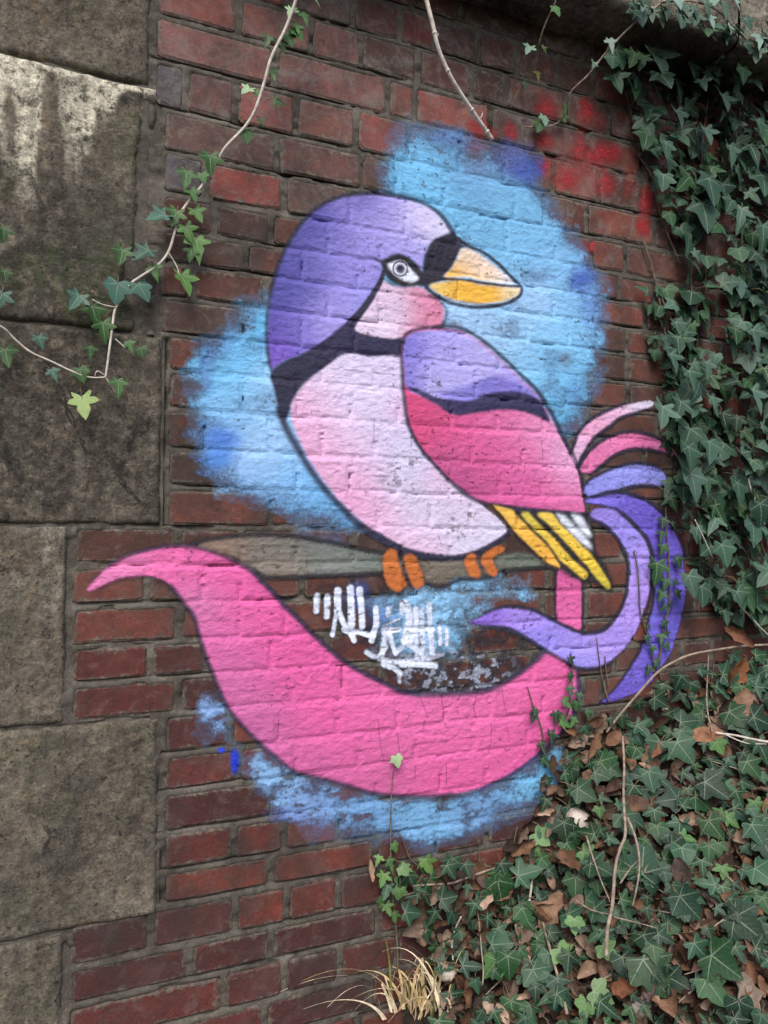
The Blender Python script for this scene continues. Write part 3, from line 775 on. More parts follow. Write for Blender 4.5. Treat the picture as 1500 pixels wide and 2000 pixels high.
# brown-green branch
BR = [(385,1066),(420,1054),(470,1049),(520,1048),(570,1052),(620,1060),(680,1072),(745,1084),(800,1092),(880,1093),(960,1086),(1017,1080),(1045,1088),(1054,1104),(980,1112),(937,1125),(897,1126),(862,1140),(830,1134),(790,1122),(745,1116),(680,1119),(600,1122),(540,1124),(515,1125),(490,1105),(450,1085)]
ws, m = area(BR, True, .003)
col = gmix(ws, [(430,1070,40,(142,116,98)),(520,1070,40,(118,112,102)),(600,1075,40,(102,108,98)),(560,1110,30,(146,124,110)),(660,1110,40,(140,140,132)),(700,1090,40,(96,104,94)),(850,1115,40,(118,106,92)),(940,1105,40,(112,106,90)),(1030,1095,40,(100,108,94))])
spray(ws, m, col, 'branch', .93)
for pts in ([(366,1068),(385,1060),(420,1052),(470,1046),(520,1044),(570,1047),(640,1058),(720,1075),(790,1087),(860,1092)], [(495,1112),(520,1126),(570,1128),(640,1124),(745,1121)], [(830,1140),(862,1146),(897,1133),(937,1131),(977,1116),(1054,1109),(1092,1112)]):
    spray(*line(pts, 8, .004), (46, 42, 44), 'outline', .85)

# long pink ribbon curling under the bird
RIB = [(169,1152),(188,1131),(212,1107),(247,1088),(287,1075),(327,1068),(367,1068),(407,1077),(447,1093),(483,1112),(510,1136),(531,1157),(558,1187),(577,1205),(603,1232),(630,1258),(670,1292),(710,1316),(750,1335),(782,1350),(817,1356),(870,1355),(923,1352),(958,1346),(1003,1323),(1043,1293),(1064,1274),(1090,1280),(1112,1298),(1126,1315),(1127,1345),(1118,1385),(1102,1415),(1080,1443),(1051,1468),(1017,1495),(985,1515),(937,1537),(883,1550),(830,1554),(777,1553),(723,1546),(680,1533),(630,1520),(577,1506),(545,1482),(510,1452),(478,1420),(454,1392),(435,1360),(419,1320),(403,1280),(390,1240),(379,1203),(356,1172),(335,1144),(313,1129),(287,1124),(260,1125),(233,1129),(207,1139),(180,1152)]
ws, m = area(RIB, True, .012); spray(ws, sstep(.05, .6, m) * (1 - sstep(.5, .9, m)), DK, 'outline', .35)
ws, m = area(RIB, True, .0022)
col = gmix(ws, [(250,1110,30,(224,122,168)),(330,1085,40,(226,104,158)),(420,1110,40,(226,100,158)),(390,1180,30,(203,116,158)),(500,1170,40,(224,96,154)),(440,1240,40,(214,104,158)),(560,1260,50,(224,94,154)),(470,1340,40,(204,104,154)),(520,1430,40,(198,100,150)),(640,1400,50,(224,96,154)),(620,1480,30,(203,100,148)),(750,1400,50,(226,104,158)),(760,1500,40,(204,98,146)),(870,1400,50,(226,108,160)),(880,1500,50,(220,96,150)),(1000,1400,50,(224,104,156)),(1090,1330,40,(226,100,156)),(1040,1440,40,(222,92,150))])
spray(ws, m, col, 'ribbon')
RTOP = RIB[2:31]
spray(*line(RTOP[:9], [3,4,6,6,5,4,4,6,8], .004), DK, 'outline', .85)
spray(*line(RTOP[8:19], [8,9,9,9,9,8,8,8,9,10,10], .0045), DK, 'outline', .9)
spray(*line(RTOP[18:], 9, .005), (52, 46, 66), 'outline', .8)
spray(*line([(1062,1278),(1000,1326),(958,1350),(870,1359),(780,1356)], 8, .006), (70, 60, 84), 'outline', .5)
spray(*line([RIB[i] for i in range(38, 56)], [6]*18, .004), DK, 'outline', .75)
spray(*line([(1130,1325),(1131,1350),(1120,1392),(1100,1424),(1060,1466),(1010,1505),(940,1542)], 6, .004), (70, 52, 96), 'outline', .7)
# pink stub behind the wing tips
ST = [(1088,1117),(1100,1113),(1117,1127),(1133,1138),(1134,1180),(1133,1228),(1115,1223),(1088,1208),(1086,1160)]
ws, m = area(ST, True, .002); spray(ws, m, gmix(ws, [(1110,1140,40,(212,94,148)),(1115,1210,40,(224,104,160))]), 'ribbon')
spray(*line([(1085,1115),(1083,1160),(1085,1205)], 5, .004), DK, 'outline', .7); spray(*line([(1136,1138),(1138,1180),(1137,1230)], 5, .004), DK, 'outline', .7)

# tail feathers
def feather(pts, stops, n, edge, ew=6):
    ws, m = area(pts, True, .010); spray(ws, sstep(.05, .6, m), DK, 'outline', .30)
    for e in edge: spray(*line(e, ew, .004), DK, 'outline', .85)
    ws, m = area(pts, True, .0022); spray(ws, m, gmix(ws, stops), n)
feather([(1141,961),(1147,945),(1173,929),(1208,915),(1245,909),(1277,914),(1296,923),(1300,948),(1272,945),(1240,945),(1213,952),(1181,959),(1155,968)],
        [(1160,950,30,(140,138,214)),(1220,930,40,(150,152,226)),(1285,930,30,(146,146,222))], 'tail_feather_3', [[(1139,962),(1150,938),(1180,922),(1215,909),(1250,904),(1285,911)],[(1155,972),(1185,965),(1220,956),(1250,950),(1290,951)]])
feather([(1117,891),(1123,870),(1136,843),(1157,822),(1187,806),(1219,793),(1248,786),(1269,784),(1274,792),(1245,802),(1213,811),(1187,830),(1165,846),(1147,867),(1131,891),(1125,905)],
        [(1125,890,20,(222,176,204)),(1165,835,25,(228,158,190)),(1200,808,20,(230,176,206)),(1260,790,25,(226,208,226))], 'tail_feather_1', [[(1115,895),(1121,866),(1133,839),(1155,817),(1187,801),(1222,788)],[(1128,905),(1136,889),(1152,866),(1170,849),(1192,832),(1216,815),(1245,806)]], 5)
feather([(1133,915),(1149,889),(1173,867),(1208,851),(1240,848),(1272,856),(1296,866),(1311,880),(1312,890),(1288,879),(1256,873),(1227,875),(1197,886),(1171,907),(1152,922),(1139,923)],
        [(1145,910,25,(218,112,158)),(1200,870,30,(224,122,168)),(1250,860,25,(226,112,160)),(1300,876,25,(214,122,164))], 'tail_feather_2', [[(1130,912),(1146,886),(1170,862),(1206,846),(1242,843),(1274,850),(1302,863)],[(1150,927),(1175,910),(1200,890),(1228,880),(1256,878),(1290,884)]], 5)
feather([(1141,980),(1171,971),(1208,966),(1240,973),(1267,985),(1291,1007),(1309,1031),(1325,1060),(1333,1092),(1337,1127),(1337,1167),(1331,1199),(1320,1239),(1308,1277),(1287,1307),(1273,1328),(1252,1347),(1228,1357),(1207,1365),(1177,1371),(1199,1349),(1223,1320),(1241,1291),(1257,1261),(1266,1220),(1277,1180),(1280,1140),(1280,1108),(1277,1081),(1264,1049),(1245,1025),(1227,1007),(1203,993),(1173,985)],
        [(1170,978,25,(126,112,208)),(1220,985,25,(112,94,192)),(1280,1020,30,(104,86,184)),(1310,1090,30,(110,92,190)),(1300,1160,25,(120,108,206)),(1320,1180,20,(96,84,180)),(1300,1240,30,(112,98,196)),(1250,1310,30,(118,100,198)),(1200,1355,30,(106,86,184))], 'tail_feather_4',
        [[(1141,975),(1175,965),(1210,961),(1245,968),(1272,981),(1297,1004),(1315,1030),(1330,1058),(1338,1092)],[(1262,1225),(1274,1180),(1276,1140),(1275,1108),(1270,1080),(1258,1052)],[(1170,1375),(1195,1352),(1218,1322),(1236,1294),(1252,1262)]])
feather([(1153,1001),(1165,993),(1197,996),(1221,1015),(1245,1039),(1261,1065),(1268,1092),(1269,1127),(1264,1167),(1253,1201),(1240,1233),(1219,1265),(1192,1289),(1160,1301),(1127,1300),(1101,1287),(1069,1268),(1040,1249),(1000,1226),(970,1220),(938,1219),(917,1217),(925,1212),(945,1203),(965,1194),(990,1189),(1030,1193),(1060,1205),(1100,1226),(1140,1241),(1175,1236),(1200,1215),(1220,1180),(1230,1140),(1230,1100),(1220,1070),(1200,1040),(1180,1022),(1155,1010)],
        [(1170,1005,25,(150,128,208)),(1220,1040,25,(148,134,216)),(1250,1100,25,(172,148,226)),(1245,1180,30,(172,142,218)),(1210,1250,30,(166,140,220)),(1150,1270,30,(178,150,224)),(1090,1250,30,(156,138,220)),(1030,1215,30,(164,136,220)),(940,1212,25,(150,112,212)),(1130,1290,25,(150,146,228)),(1050,1255,20,(140,134,220))], 'tail_feather_5',
        [[(1150,1014),(1178,1027),(1197,1044),(1215,1072),(1225,1102),(1225,1140),(1215,1178),(1196,1210),(1172,1231),(1140,1236),(1102,1221),(1062,1200),(1030,1188),(990,1184),(945,1198)],[(1199,992),(1225,1011),(1250,1037),(1266,1062),(1273,1092),(1274,1127),(1269,1168),(1258,1203)],[(1195,1293),(1160,1306),(1127,1305),(1099,1292),(1065,1272),(1036,1253),(998,1231),(950,1224)]])

# wing tips
ws, m = area([(960,981),(1000,988),(1140,998),(1152,1018),(1158,1050),(1162,1078),(1178,1100),(1197,1143),(1190,1155),(1160,1137),(1142,1136),(1112,1128),(1090,1112),(1058,1092),(1018,1057),(990,1020)], True, .005)
spray(ws, m, (46, 42, 46), 'outline', .95)
def patch(pts, stops, part, soft=.0022, op=1.0):
    ws, m = area(pts, True, soft); spray(ws, m, stops if isinstance(stops, tuple) else gmix(ws, stops), part, op)
patch([(961,984),(980,990),(998,996),(1009,1008),(1040,1040),(1067,1066),(1083,1088),(1092,1108),(1072,1100),(1040,1072),(1016,1049),(1000,1031),(982,1008)], [(980,1000,30,(240,186,84)),(1040,1050,30,(238,180,70)),(1080,1095,25,(238,170,70))], 'wing_tip')
patch([(1017,1005),(1029,1001),(1048,1020),(1077,1047),(1107,1081),(1128,1103),(1147,1120),(1144,1128),(1136,1129),(1117,1113),(1093,1092),(1067,1057),(1040,1031)], [(1030,1015,25,(216,190,76)),(1100,1080,40,(236,196,72))], 'wing_tip')
patch([(1048,1004),(1072,1000),(1088,1017),(1120,1049),(1149,1079),(1171,1108),(1192,1144),(1184,1148),(1165,1129),(1139,1097),(1101,1055),(1069,1023)], [(1070,1010,30,(236,200,84)),(1130,1070,30,(240,198,68)),(1185,1140,20,(214,190,66))], 'wing_tip')
patch([(1085,1005),(1096,1004),(1120,1025),(1141,1047),(1155,1071),(1139,1063),(1112,1036)], (226, 228, 234), 'wing_tip', .0035)
patch([(1115,1004),(1128,1003),(1144,1022),(1153,1044),(1148,1048),(1133,1032)], (226, 228, 234), 'wing_tip', .0035)

# breast
BRE = [(566,798),(577,768),(603,739),(643,709),(670,690),(723,694),(758,692),(784,692),(787,740),(788,765),(792,800),(798,835),(814,869),(843,904),(870,933),(910,965),(937,985),(971,1013),(988,1036),(963,1056),(923,1075),(883,1083),(830,1078),(790,1067),(750,1045),(710,1021),(670,984),(640,950),(612,912),(590,872),(574,835)]
OUTB = [(545,800),(553,824),(566,850),(585,882),(606,918),(634,955),(664,988),(704,1027),(745,1052),(788,1074),(830,1085),(883,1090),(925,1081),(966,1061),(992,1040)]
spray(*line(OUTB, [16,15,15,15,14,14,14,14,14,13,13,13,13,12,10], .007), DK, 'outline', .92)
patch(BRE, [(600,800,40,(228,172,202)),(660,740,50,(222,204,226)),(740,740,50,(216,200,226)),(620,880,40,(228,164,196)),(640,940,30,(226,170,200)),(690,850,40,(226,198,222)),(770,850,50,(212,200,226)),(700,920,40,(228,168,200)),(690,970,30,(228,152,190)),(780,930,50,(206,198,218)),(740,1000,30,(230,172,202)),(810,1060,40,(228,182,208)),(850,1000,50,(212,202,222)),(930,1040,40,(220,208,226)),(850,940,25,(226,178,206)),(785,800,22,(226,170,200)),(900,990,30,(214,184,208))], 'breast')
for q, (x, y, rx, ry) in enumerate([(795,915,46,34),(905,1015,52,26),(770,935,34,22),(905,1042,46,20),(660,890,36,18),(690,960,40,18)]):
    ws = win(to_wall([(x - rx, y - ry), (x + rx, y + ry)]), .02)
    d = np.hypot((KX[ws] - x) / rx, (KY[ws] - y) / ry)
    spray(ws, (1 - sstep(.4, 1.1, d)) * sstep(.56, .68, fbm(PU[ws] * 75, PV[ws] * 95, 500 + q, 5)), (112, 102, 108), 'breast', .75)

# purple cap and nape
CAP = [(529,722),(524,690),(522,640),(527,590),(537,545),(553,500),(574,462),(602,425),(634,401),(672,386),(715,381),(760,383),(800,391),(835,405),(860,426),(878,455),(860,465),(846,471),(835,485),(827,507),(822,530),(800,505),(770,500),(747,515),(746,535),(730,570),(700,615),(686,634),(670,640),(630,668),(590,692),(550,708)]
patch(CAP, [(700,400,40,(150,138,206)),(640,430,40,(96,88,162)),(590,480,40,(74,70,140)),(560,560,40,(78,74,146)),(545,650,30,(90,76,160)),(540,700,30,(128,92,190)),(600,560,30,(94,88,164)),(640,520,40,(128,118,190)),(700,500,40,(152,140,208)),(650,600,30,(164,152,216)),(690,560,30,(150,142,214)),(760,440,40,(168,156,216)),(820,430,25,(216,204,236)),(850,440,20,(220,212,238)),(600,640,30,(134,122,198)),(640,640,20,(168,150,214)),(790,480,25,(164,154,218)),(710,390,20,(84,76,150)),(620,420,20,(84,76,152))], 'crown')
spray(*line([(530,724),(523,690),(520,640),(525,590),(535,545),(551,500),(572,461),(600,424),(632,399),(670,384),(715,378),(760,380),(800,388),(836,402),(864,425),(884,457)], [7,7,7,7,7,7,7,7,7,7,8,9,9,10,11,14], .0045), DK, 'outline', .85)

# cheek
FACE = [(749,547),(758,556),(777,560),(819,560),(836,572),(857,586),(866,604),(864,624),(855,638),(819,641),(795,648),(782,660),(761,662),(723,655),(697,648),(689,635),(699,619),(723,587),(742,560)]
patch(FACE, [(720,630,30,(226,204,224)),(740,590,30,(218,184,206)),(770,600,25,(216,188,208)),(770,640,25,(226,206,226)),(820,590,22,(214,140,166)),(840,620,28,(214,128,154)),(800,650,18,(212,132,160))], 'face')
spray(*line([(838,577),(860,590),(871,604),(869,626),(860,640)], 6, .004), DK, 'outline', .7)
spray(*line([(749,532),(740,555),(722,585),(702,612),(684,634)], [9,11,13,15,20], .003), DK, 'neck_band', 1)

# neck band
BAND = [(686,628),(697,650),(723,658),(761,664),(786,662),(785,694),(758,694),(723,697),(691,691),(670,693),(643,711),(603,741),(579,769),(567,792),(566,802),(553,826),(543,800),(535,765),(528,730),(550,708),(590,691),(630,667),(668,636)]
patch(BAND, [(550,760,60,(44,42,62)),(740,680,60,(50,46,74))], 'neck_band', .0025)

# wing
WING = [(785,670),(792,655),(806,647),(830,643),(862,642),(897,646),(926,661),(958,686),(990,714),(1017,741),(1043,767),(1059,790),(1078,822),(1099,865),(1115,894),(1128,925),(1134,955),(1139,985),(1139,1000),(1100,997),(1040,992),(1000,987),(963,983),(937,980),(912,962),(872,930),(846,902),(818,867),(801,832),(793,800),(789,760),(786,715)]
patch(WING, [(830,830,40,(206,74,118)),(900,850,40,(214,90,140)),(980,830,30,(216,112,158)),(1050,850,30,(226,140,180)),(1090,890,25,(232,182,212)),(1110,930,25,(230,164,200)),(960,900,50,(216,92,146)),(1060,930,40,(216,96,150)),(870,900,25,(176,80,124)),(920,945,30,(170,76,122)),(1000,960,40,(206,92,146)),(1100,975,30,(216,104,156)),(1040,900,30,(218,116,164))], 'wing')
LAV = [(786,672),(794,657),(808,649),(832,645),(862,644),(897,648),(926,663),(958,688),(990,716),(1017,743),(1043,769),(1062,795),(1030,790),(977,785),(930,800),(897,795),(857,790),(825,775),(793,756),(788,715)]
patch(LAV, [(800,690,20,(122,108,196)),(815,680,18,(118,104,194)),(850,670,30,(166,156,222)),(800,740,20,(128,114,200)),(880,690,40,(160,150,218)),(940,700,40,(184,176,226)),(870,740,40,(182,174,222)),(1000,740,30,(158,146,214)),(930,740,30,(170,162,222))], 'wing')
patch([(850,770),(890,758),(925,748),(950,738),(968,735),(990,741),(1016,752),(1046,775),(1040,785),(980,780),(920,790),(880,784)], [(960,755,40,(122,112,190)),(880,775,30,(140,132,208)),(1020,770,30,(126,114,196))], 'wing', .004, .9)
patch([(794,754),(825,763),(857,777),(897,782),(923,781),(950,770),(977,765),(1017,766),(1050,780),(1064,797),(1074,826),(1054,816),(1017,804),(977,801),(937,806),(897,812),(873,806),(850,790),(825,777)], [(850,785,40,(56,50,84)),(1000,785,50,(50,46,78))], 'wing', .0028)
spray(*line([(786,668),(784,700),(786,745),(788,780),(793,815),(803,845),(820,874),(846,906),(876,938),(914,970),(950,984)], [9,8,9,9,9,9,9,9,9,9,8], .0045), DK, 'outline', .85)
spray(*line([(786,668),(795,652),(815,643),(862,637),(899,641),(930,656),(962,681),(994,709),(1021,736),(1048,763),(1065,788),(1084,820),(1104,863),(1120,892),(1133,924),(1139,955)], [7,6,6,7,8,8,9,9,9,10,11,11,9,8,7,6], .0045), DK, 'outline', .88)
spray(*line([(960,984),(1000,991),(1040,996),(1100,1001),(1141,1004)], 6, .004), DK, 'outline', .8)

# lore, eye, beak
patch([(899,475),(911,483),(899,487),(893,501),(884,520),(866,541),(850,552),(838,560),(830,560),(815,556),(818,540),(825,528),(827,507),(835,483),(846,469),(857,463),(872,457),(886,458)], (42, 38, 52), 'lore', .0024)
spray(*line([(840,548),(866,545),(905,548),(940,553),(980,558),(1012,560)], [10,8,7,7,7,6], .0025), (44, 40, 50), 'beak', 1)
patch([(902,486),(926,491),(950,507),(971,523),(990,539),(1003,553),(977,553),(937,547),(905,541),(868,541),(881,525),(893,504)], [(885,535,22,(240,178,72)),(915,520,20,(238,196,140)),(905,500,15,(234,214,200)),(950,540,20,(244,200,120)),(950,520,22,(236,220,222)),(990,550,20,(238,232,236))], 'beak')
patch([(838,559),(857,552),(897,549),(937,556),(977,561),(1013,564),(1014,573),(998,584),(969,591),(926,593),(883,585),(857,574)], [(850,562,15,(236,206,130)),(880,570,25,(240,180,66)),(940,575,30,(240,180,66)),(1000,570,15,(236,212,170))], 'beak')
spray(*line([(884,458),(911,479),(940,491),(972,515),(998,541),(1016,558),(1018,568),(1012,580),(994,591),(965,598),(925,600),(882,592),(852,578),(832,562)], [10,8,7,8,8,7,7,8,8,8,8,8,8,9], .0032), (44, 40, 52), 'beak', .95)
patch([(724,503),(747,507),(769,496),(790,498),(809,511),(826,531),(830,548),(819,557),(798,561),(777,558),(757,545),(746,525),(741,513)], (40, 38, 46), 'eye', .0018)
patch([(757,517),(777,510),(791,513),(803,528),(817,545),(801,552),(782,545),(767,533)], (226, 228, 236), 'eye', .0012)
def ring(r, wd, c): spray(*line([(781.5 + r * math.cos(a), 525 + r * 1.03 * math.sin(a)) for a in np.linspace(0, 2 * math.pi, 17)], wd, .0012), c, 'eye')
patch([(781.5 + 14.5 * math.cos(a), 525 + 15 * math.sin(a)) for a in np.linspace(0, 2 * math.pi, 13)[:-1]], (222, 224, 234), 'eye', .001)
ring(14, 3.0, (44, 42, 52))
patch([(781.5 + 9 * math.cos(a), 525 + 9.5 * math.sin(a)) for a in np.linspace(0, 2 * math.pi, 13)[:-1]], (52, 50, 66), 'eye', .001)

# feet
FT = [[(750,1083),(761,1073),(774,1077),(777,1093),(785,1120),(794,1141),(787,1149),(774,1155),(758,1144),(750,1125),(747,1101)],
      [(790,1086),(801,1083),(810,1087),(817,1101),(827,1128),(825,1144),(814,1149),(803,1139),(795,1117),(789,1101)],
      [(907,1096),(915,1083),(927,1083),(930,1099),(937,1117),(934,1128),(918,1125),(910,1109)],
      [(937,1096),(947,1080),(966,1069),(982,1065),(984,1076),(967,1085),(962,1096),(970,1115),(966,1125),(953,1120),(945,1107)]]
for pts in FT:
    ws, m = area(pts, True, .009); spray(ws, sstep(.05, .5, m), (46, 42, 46), 'outline', .6)
for q, pts in enumerate(FT): patch(pts, (196, 108, 52), 'toe_%d' % q, .0018)
spray(*line([(784,1083),(790,1108),(798,1135),(806,1150)], 6, .004), (46, 42, 46), 'outline', .7); spray(*line([(936,1078),(938,1100),(944,1122)], 5, .003), (46, 42, 46), 'outline', .7)

# cracks and chips where the paint bridges open joints
for pts in ([(820,1363),(827,1382),(836,1403)],[(861,1357),(865,1380),(868,1406)],[(930,1358),(926,1380),(931,1405)],[(980,1346),(983,1370),(989,1395)],[(737,1405),(742,1450),(748,1486)],[(958,1412),(957,1440),(952,1465)],[(775,1430),(779,1470)],[(812,1492),(811,1520)],[(870,1490),(873,1530)],[(990,1420),(992,1438)],[(545,1405),(543,1440)],[(1240,1075),(1246,1110),(1249,1150),(1250,1180)],[(730,822),(728,860)],[(1058,860),(1060,900)],[(1025,905),(1024,925)],[(893,548),(893,588)],[(1003,508),(1004,530)],[(855,1045),(860,1062)]):
    j = [(x + random.uniform(-1.5, 1.5), y) for x, y in pts]; spray(*line(j, 1.5, .0012), (64, 34, 44), None, .7)
SKIN_MAIN = (CC.copy(), AA.copy(), PART.copy())

# painter's white tag, sprayed over everything
CC[:] = 0; AA[:] = 0; PART[:] = 0; TAG0 = len(PARTS)
def T(p): return [(580 + x / 4.167, 1120 + y / 4.167) for x, y in p]
for pts, wd, op in [([(160,185),(156,250),(150,305)],11,.7),([(245,190),(240,270),(235,350)],11,.75),([(330,140),(327,220),(325,300)],13,1),([(325,290),(305,390),(285,500)],8,1),([(330,290),(360,370),(398,455)],9,1),([(432,120),(436,250),(440,420)],13,.95),([(505,130),(515,230),(525,430)],12,.9),([(380,455),(430,480),(460,545)],10,1),([(400,460),(500,480),(600,508)],8,1),([(636,285),(640,400),(622,480),(602,545)],11,1),([(740,285),(740,335)],12,.75),([(700,462),(760,462),(830,455)],10,1),([(700,425),(760,400),(830,370)],3,.7),([(748,490),(770,560),(800,650)],9,.9),([(712,480),(705,560),(690,660)],11,.7),([(850,250),(850,320)],10,.7),([(880,245),(905,330),(905,430),(870,540)],15,.85),([(960,295),(966,400),(945,500),(908,565)],11,.95),([(1010,300),(1015,430),(1020,560)],11,.7),([(1072,260),(1080,430),(1095,640)],12,.75),([(900,460),(1000,458),(1110,455)],7,.95),([(880,565),(940,600),(1010,640)],9,.95),([(968,480),(968,580),(970,680)],9,.7),([(1030,560),(1010,680)],11,.6),([(1160,435),(1162,500),(1160,570)],9,.8),([(1212,455),(1215,520),(1212,575)],9,.8),([(560,640),(620,675),(680,660),(720,600)],9,.6),([(800,650),(850,600),(880,555)],8,.6),([(660,690),(800,720),(960,705),(1100,680),(1180,660)],9,.6),([(700,742),(780,770),(840,815)],9,.8),([(850,740),(960,738),(1060,745),(1120,750)],11,.85),([(825,830),(830,880)],8,.5)]:
    p = T(pts)
    if len(p) == 2: p = [p[0], ((p[0][0] + p[1][0]) / 2, (p[0][1] + p[1][1]) / 2), p[1]]
    ws, m = line(p, wd * 1.05, .0035)
    m = m * (0.72 + 0.56 * fbm(PU[ws] * 120, PV[ws] * 120, 600, 3)) if op < .95 else m
    spray(ws, m, (226, 230, 242), 'white_tag', op)
SKIN_TAG = (CC.copy(), AA.copy(), PART.copy())
# old faded red spray at the upper right
CC[:] = 0; AA[:] = 0; PART[:] = 0
for q, (x, y, rx, ry, op) in enumerate([(a_, b_, c_ * 1.45, d_ * 1.4, e_) for a_, b_, c_, d_, e_ in [(1066,212,26,22,.8),(1142,222,22,34,.75),(1172,236,18,24,.5),(935,250,22,18,.65),(962,262,14,18,.5),(998,258,15,22,.7),(1062,272,22,20,.75),(1128,288,16,30,.6),(1180,298,36,26,.9),(1160,310,40,30,.35),(1062,328,18,22,.8),(1110,352,26,22,.7),(1180,362,22,30,.75),(1226,352,18,40,.4),(1262,385,18,32,.6),(1256,440,14,22,.9),(1262,405,12,30,.6),(1155,482,10,12,.9),(925,285,26,20,.6),(1140,500,14,30,.45),(1120,335,60,60,.22),(1180,420,70,40,.16)]]):
    blob(x, y, rx, ry, (176, 44, 50), 'red_patch_%d' % q, op * .68, 700 + q, 1.0, .7)
SKIN_RED = (CC.copy(), AA.copy(), PART.copy())

# relief of bricks and mortar under the paint
HT = -.7 * mortar_recess(au, av)
for b, fy in zip(bricks, FRONTY):
    if b[1] < pu0 or b[0] > pu1 or b[3] < pv0 or b[2] > pv1: continue
    ws = win(np.array([[b[0], b[2]], [b[1], b[3]]]), 0)
    d = np.minimum(np.minimum(PU[ws] - b[0], b[1] - PU[ws]), np.minimum(PV[ws] - b[2], b[3] - PV[ws]))
    h = np.where(d > -.0015, -fy + .0006 - .0019 * (1 - np.clip(d / .0050, 0, 1)), -1)
    HT[ws] = np.maximum(HT[ws], h)
HT = np.maximum(HT, np.maximum(np.roll(HT, 1, 0) - .0007, np.roll(HT, -1, 0) - .0007)); HT = np.maximum(HT, np.maximum(np.roll(HT, 1, 1) - .0007, np.roll(HT, -1, 1) - .0007))
BARE = 1 - .55 * sstep(.0035, .0070, -HT)        # spray does not reach into open joints
BARE *= 1 - .6 * sstep(.69, .76, fbm(PU * 95, PV * 120, 801, 3)) * sstep(.40, .60, fbm(PU * 9, PV * 9, 802, 3))
RELF = (fbm(PU * 70, PV * 120, 31, 4) - .5) * .0030
def skin_part(name, data, pid, parent, lift):
    C, A, P = data
    vis = A > 0.10
    q = (P[:-1, :-1] == pid) & (vis[:-1, :-1] | vis[1:, 1:] | vis[:-1, 1:] | vis[1:, :-1])
    iy, ix = np.nonzero(q)
    if not len(iy): return None
    idx = iy * nu + ix; F = np.stack([idx, idx + 1, idx + nu + 1, idx + nu], -1)
    used = np.unique(F); rm = np.full(nu * nv, -1, np.int64); rm[used] = np.arange(len(used))
    Y = -(HT + np.maximum(RELF, -.0008) + lift).ravel()[used]
    V = np.stack([PU.ravel()[used], Y, PV.ravel()[used]], -1)
    att = np.concatenate([C.reshape(-1, 3)[used], (A * BARE).reshape(-1, 1)[used]], 1)
    return obj(name, mesh_np(name, V, rm[F], PNT, True, {'paint': att}), parent)
mural = empty('bird_mural', (0, 0, 0))
tag(mural, 'spray painted purple and pink bird with yellow beak perched on a branch against blue', 'mural', kind='thing')
FL = {'sky_background': None, 'tail_feather_1': 'white tipped pale pink tail feather', 'tail_feather_2': 'pink tail feather', 'tail_feather_3': 'short periwinkle tail feather', 'tail_feather_4': 'long deep violet outer tail feather', 'tail_feather_5': 'curling lavender tail feather'}
for pid in range(1, TAG0):
    nm = PARTS[pid]; base = 'tail_feather' if nm.startswith('tail_feather') else 'toe' if nm.startswith('toe') else nm
    o = skin_part(base, SKIN_MAIN, pid, mural, 0.0013)
    if o and FL.get(nm): o['label'] = FL[nm]
o = skin_part('graffiti_tag', SKIN_TAG, PARTS.index('white_tag'), None, 0.0021)
tag(o, 'scribbled white spray tag in quotation marks below the painted branch', 'graffiti', kind='thing')
red = empty('faded_red_spray', (0, 0, 0))
tag(red, 'faded red spray paint patches on the bricks right of the painted beak', 'graffiti', kind='thing')
for nm in [n for n in PARTS if n.startswith('red_patch')]: skin_part('paint_patch', SKIN_RED, PARTS.index(nm), red, 0.0012)

# ------------------------------------------------------------------ ivy leaves
HALF = [
 [(0,-.05),(.14,-.17),(.30,-.20),(.42,-.12),(.46,.02),(.47,.12),(.46,.22),(.38,.36),(.30,.48),(.22,.60),(.12,.72),(.05,.78),(0,.82)],
 [(0,-.03),(.12,-.13),(.25,-.21),(.36,-.2),(.34,-.08),(.27,.01),(.44,.09),(.57,.25),(.38,.31),(.20,.29),(.23,.46),(.15,.66),(0,.86)],
 [(0,-.04),(.16,-.16),(.32,-.18),(.43,-.12),(.41,.0),(.50,.08),(.60,.26),(.44,.34),(.30,.38),(.27,.50),(.16,.67),(0,.83)],
 [(0,.0),(.10,-.09),(.20,-.14),(.27,-.10),(.24,.02),(.40,.06),(.54,.20),(.36,.24),(.17,.24),(.19,.42),(.12,.64),(0,.92)],
]
def leaf_geo(shape, seed):
    rr = random.Random(seed); half = HALF[shape]
    jl = [(x * rr.uniform(.86, 1.08), y * rr.uniform(.92, 1.06)) for x, y in half]; jr = [(x * rr.uniform(.86, 1.08), y * rr.uniform(.92, 1.06)) for x, y in half]
    jl[0] = jr[0] = half[0]; jl[-1] = jr[-1] = half[-1]
    out = jr + [(-x, y) for x, y in jl[-2:0:-1]]
    inn = [(0, .12), (0, .32), (0, .56), (.2, .085), (-.2, .085), (.38, .16), (-.38, .16), (.18, -.1), (-.18, -.1)]
    if shape == 3: inn = inn[:5]
    pts = [Vector(p) for p in out + inn]; n = len(out)
    r = geometry.delaunay_2d_cdt(pts, [(i, (i + 1) % n) for i in range(n)], [], 1, 1e-4)
    co, fc = r[0], r[2]
    fold = rr.uniform(.06, .34); drp = rr.uniform(.0, .48); tw = rr.uniform(-.35, .35); cup = rr.uniform(-.3, .4)
    V = []
    for p in co:
        x, y = p.x, p.y
        lat = abs(abs(x) * .39 - y * .92) if y > -.2 else 0
        z = fold * abs(x) * (1 - .4 * abs(x)) - drp * (max(y, 0) ** 2) - cup * x * x + tw * x * y - .10 * min(lat, .15)
        V.append((x, y, z))
    F = []
    for f in fc:
        a, b, c = (co[i] for i in f[:3])
        F.append(tuple(f) if (b - a).cross(c - a) > 0 else tuple(f[::-1]))
    return V, F, [(v[0] * .5 + .5, v[1] * .5 + .5) for v in V]
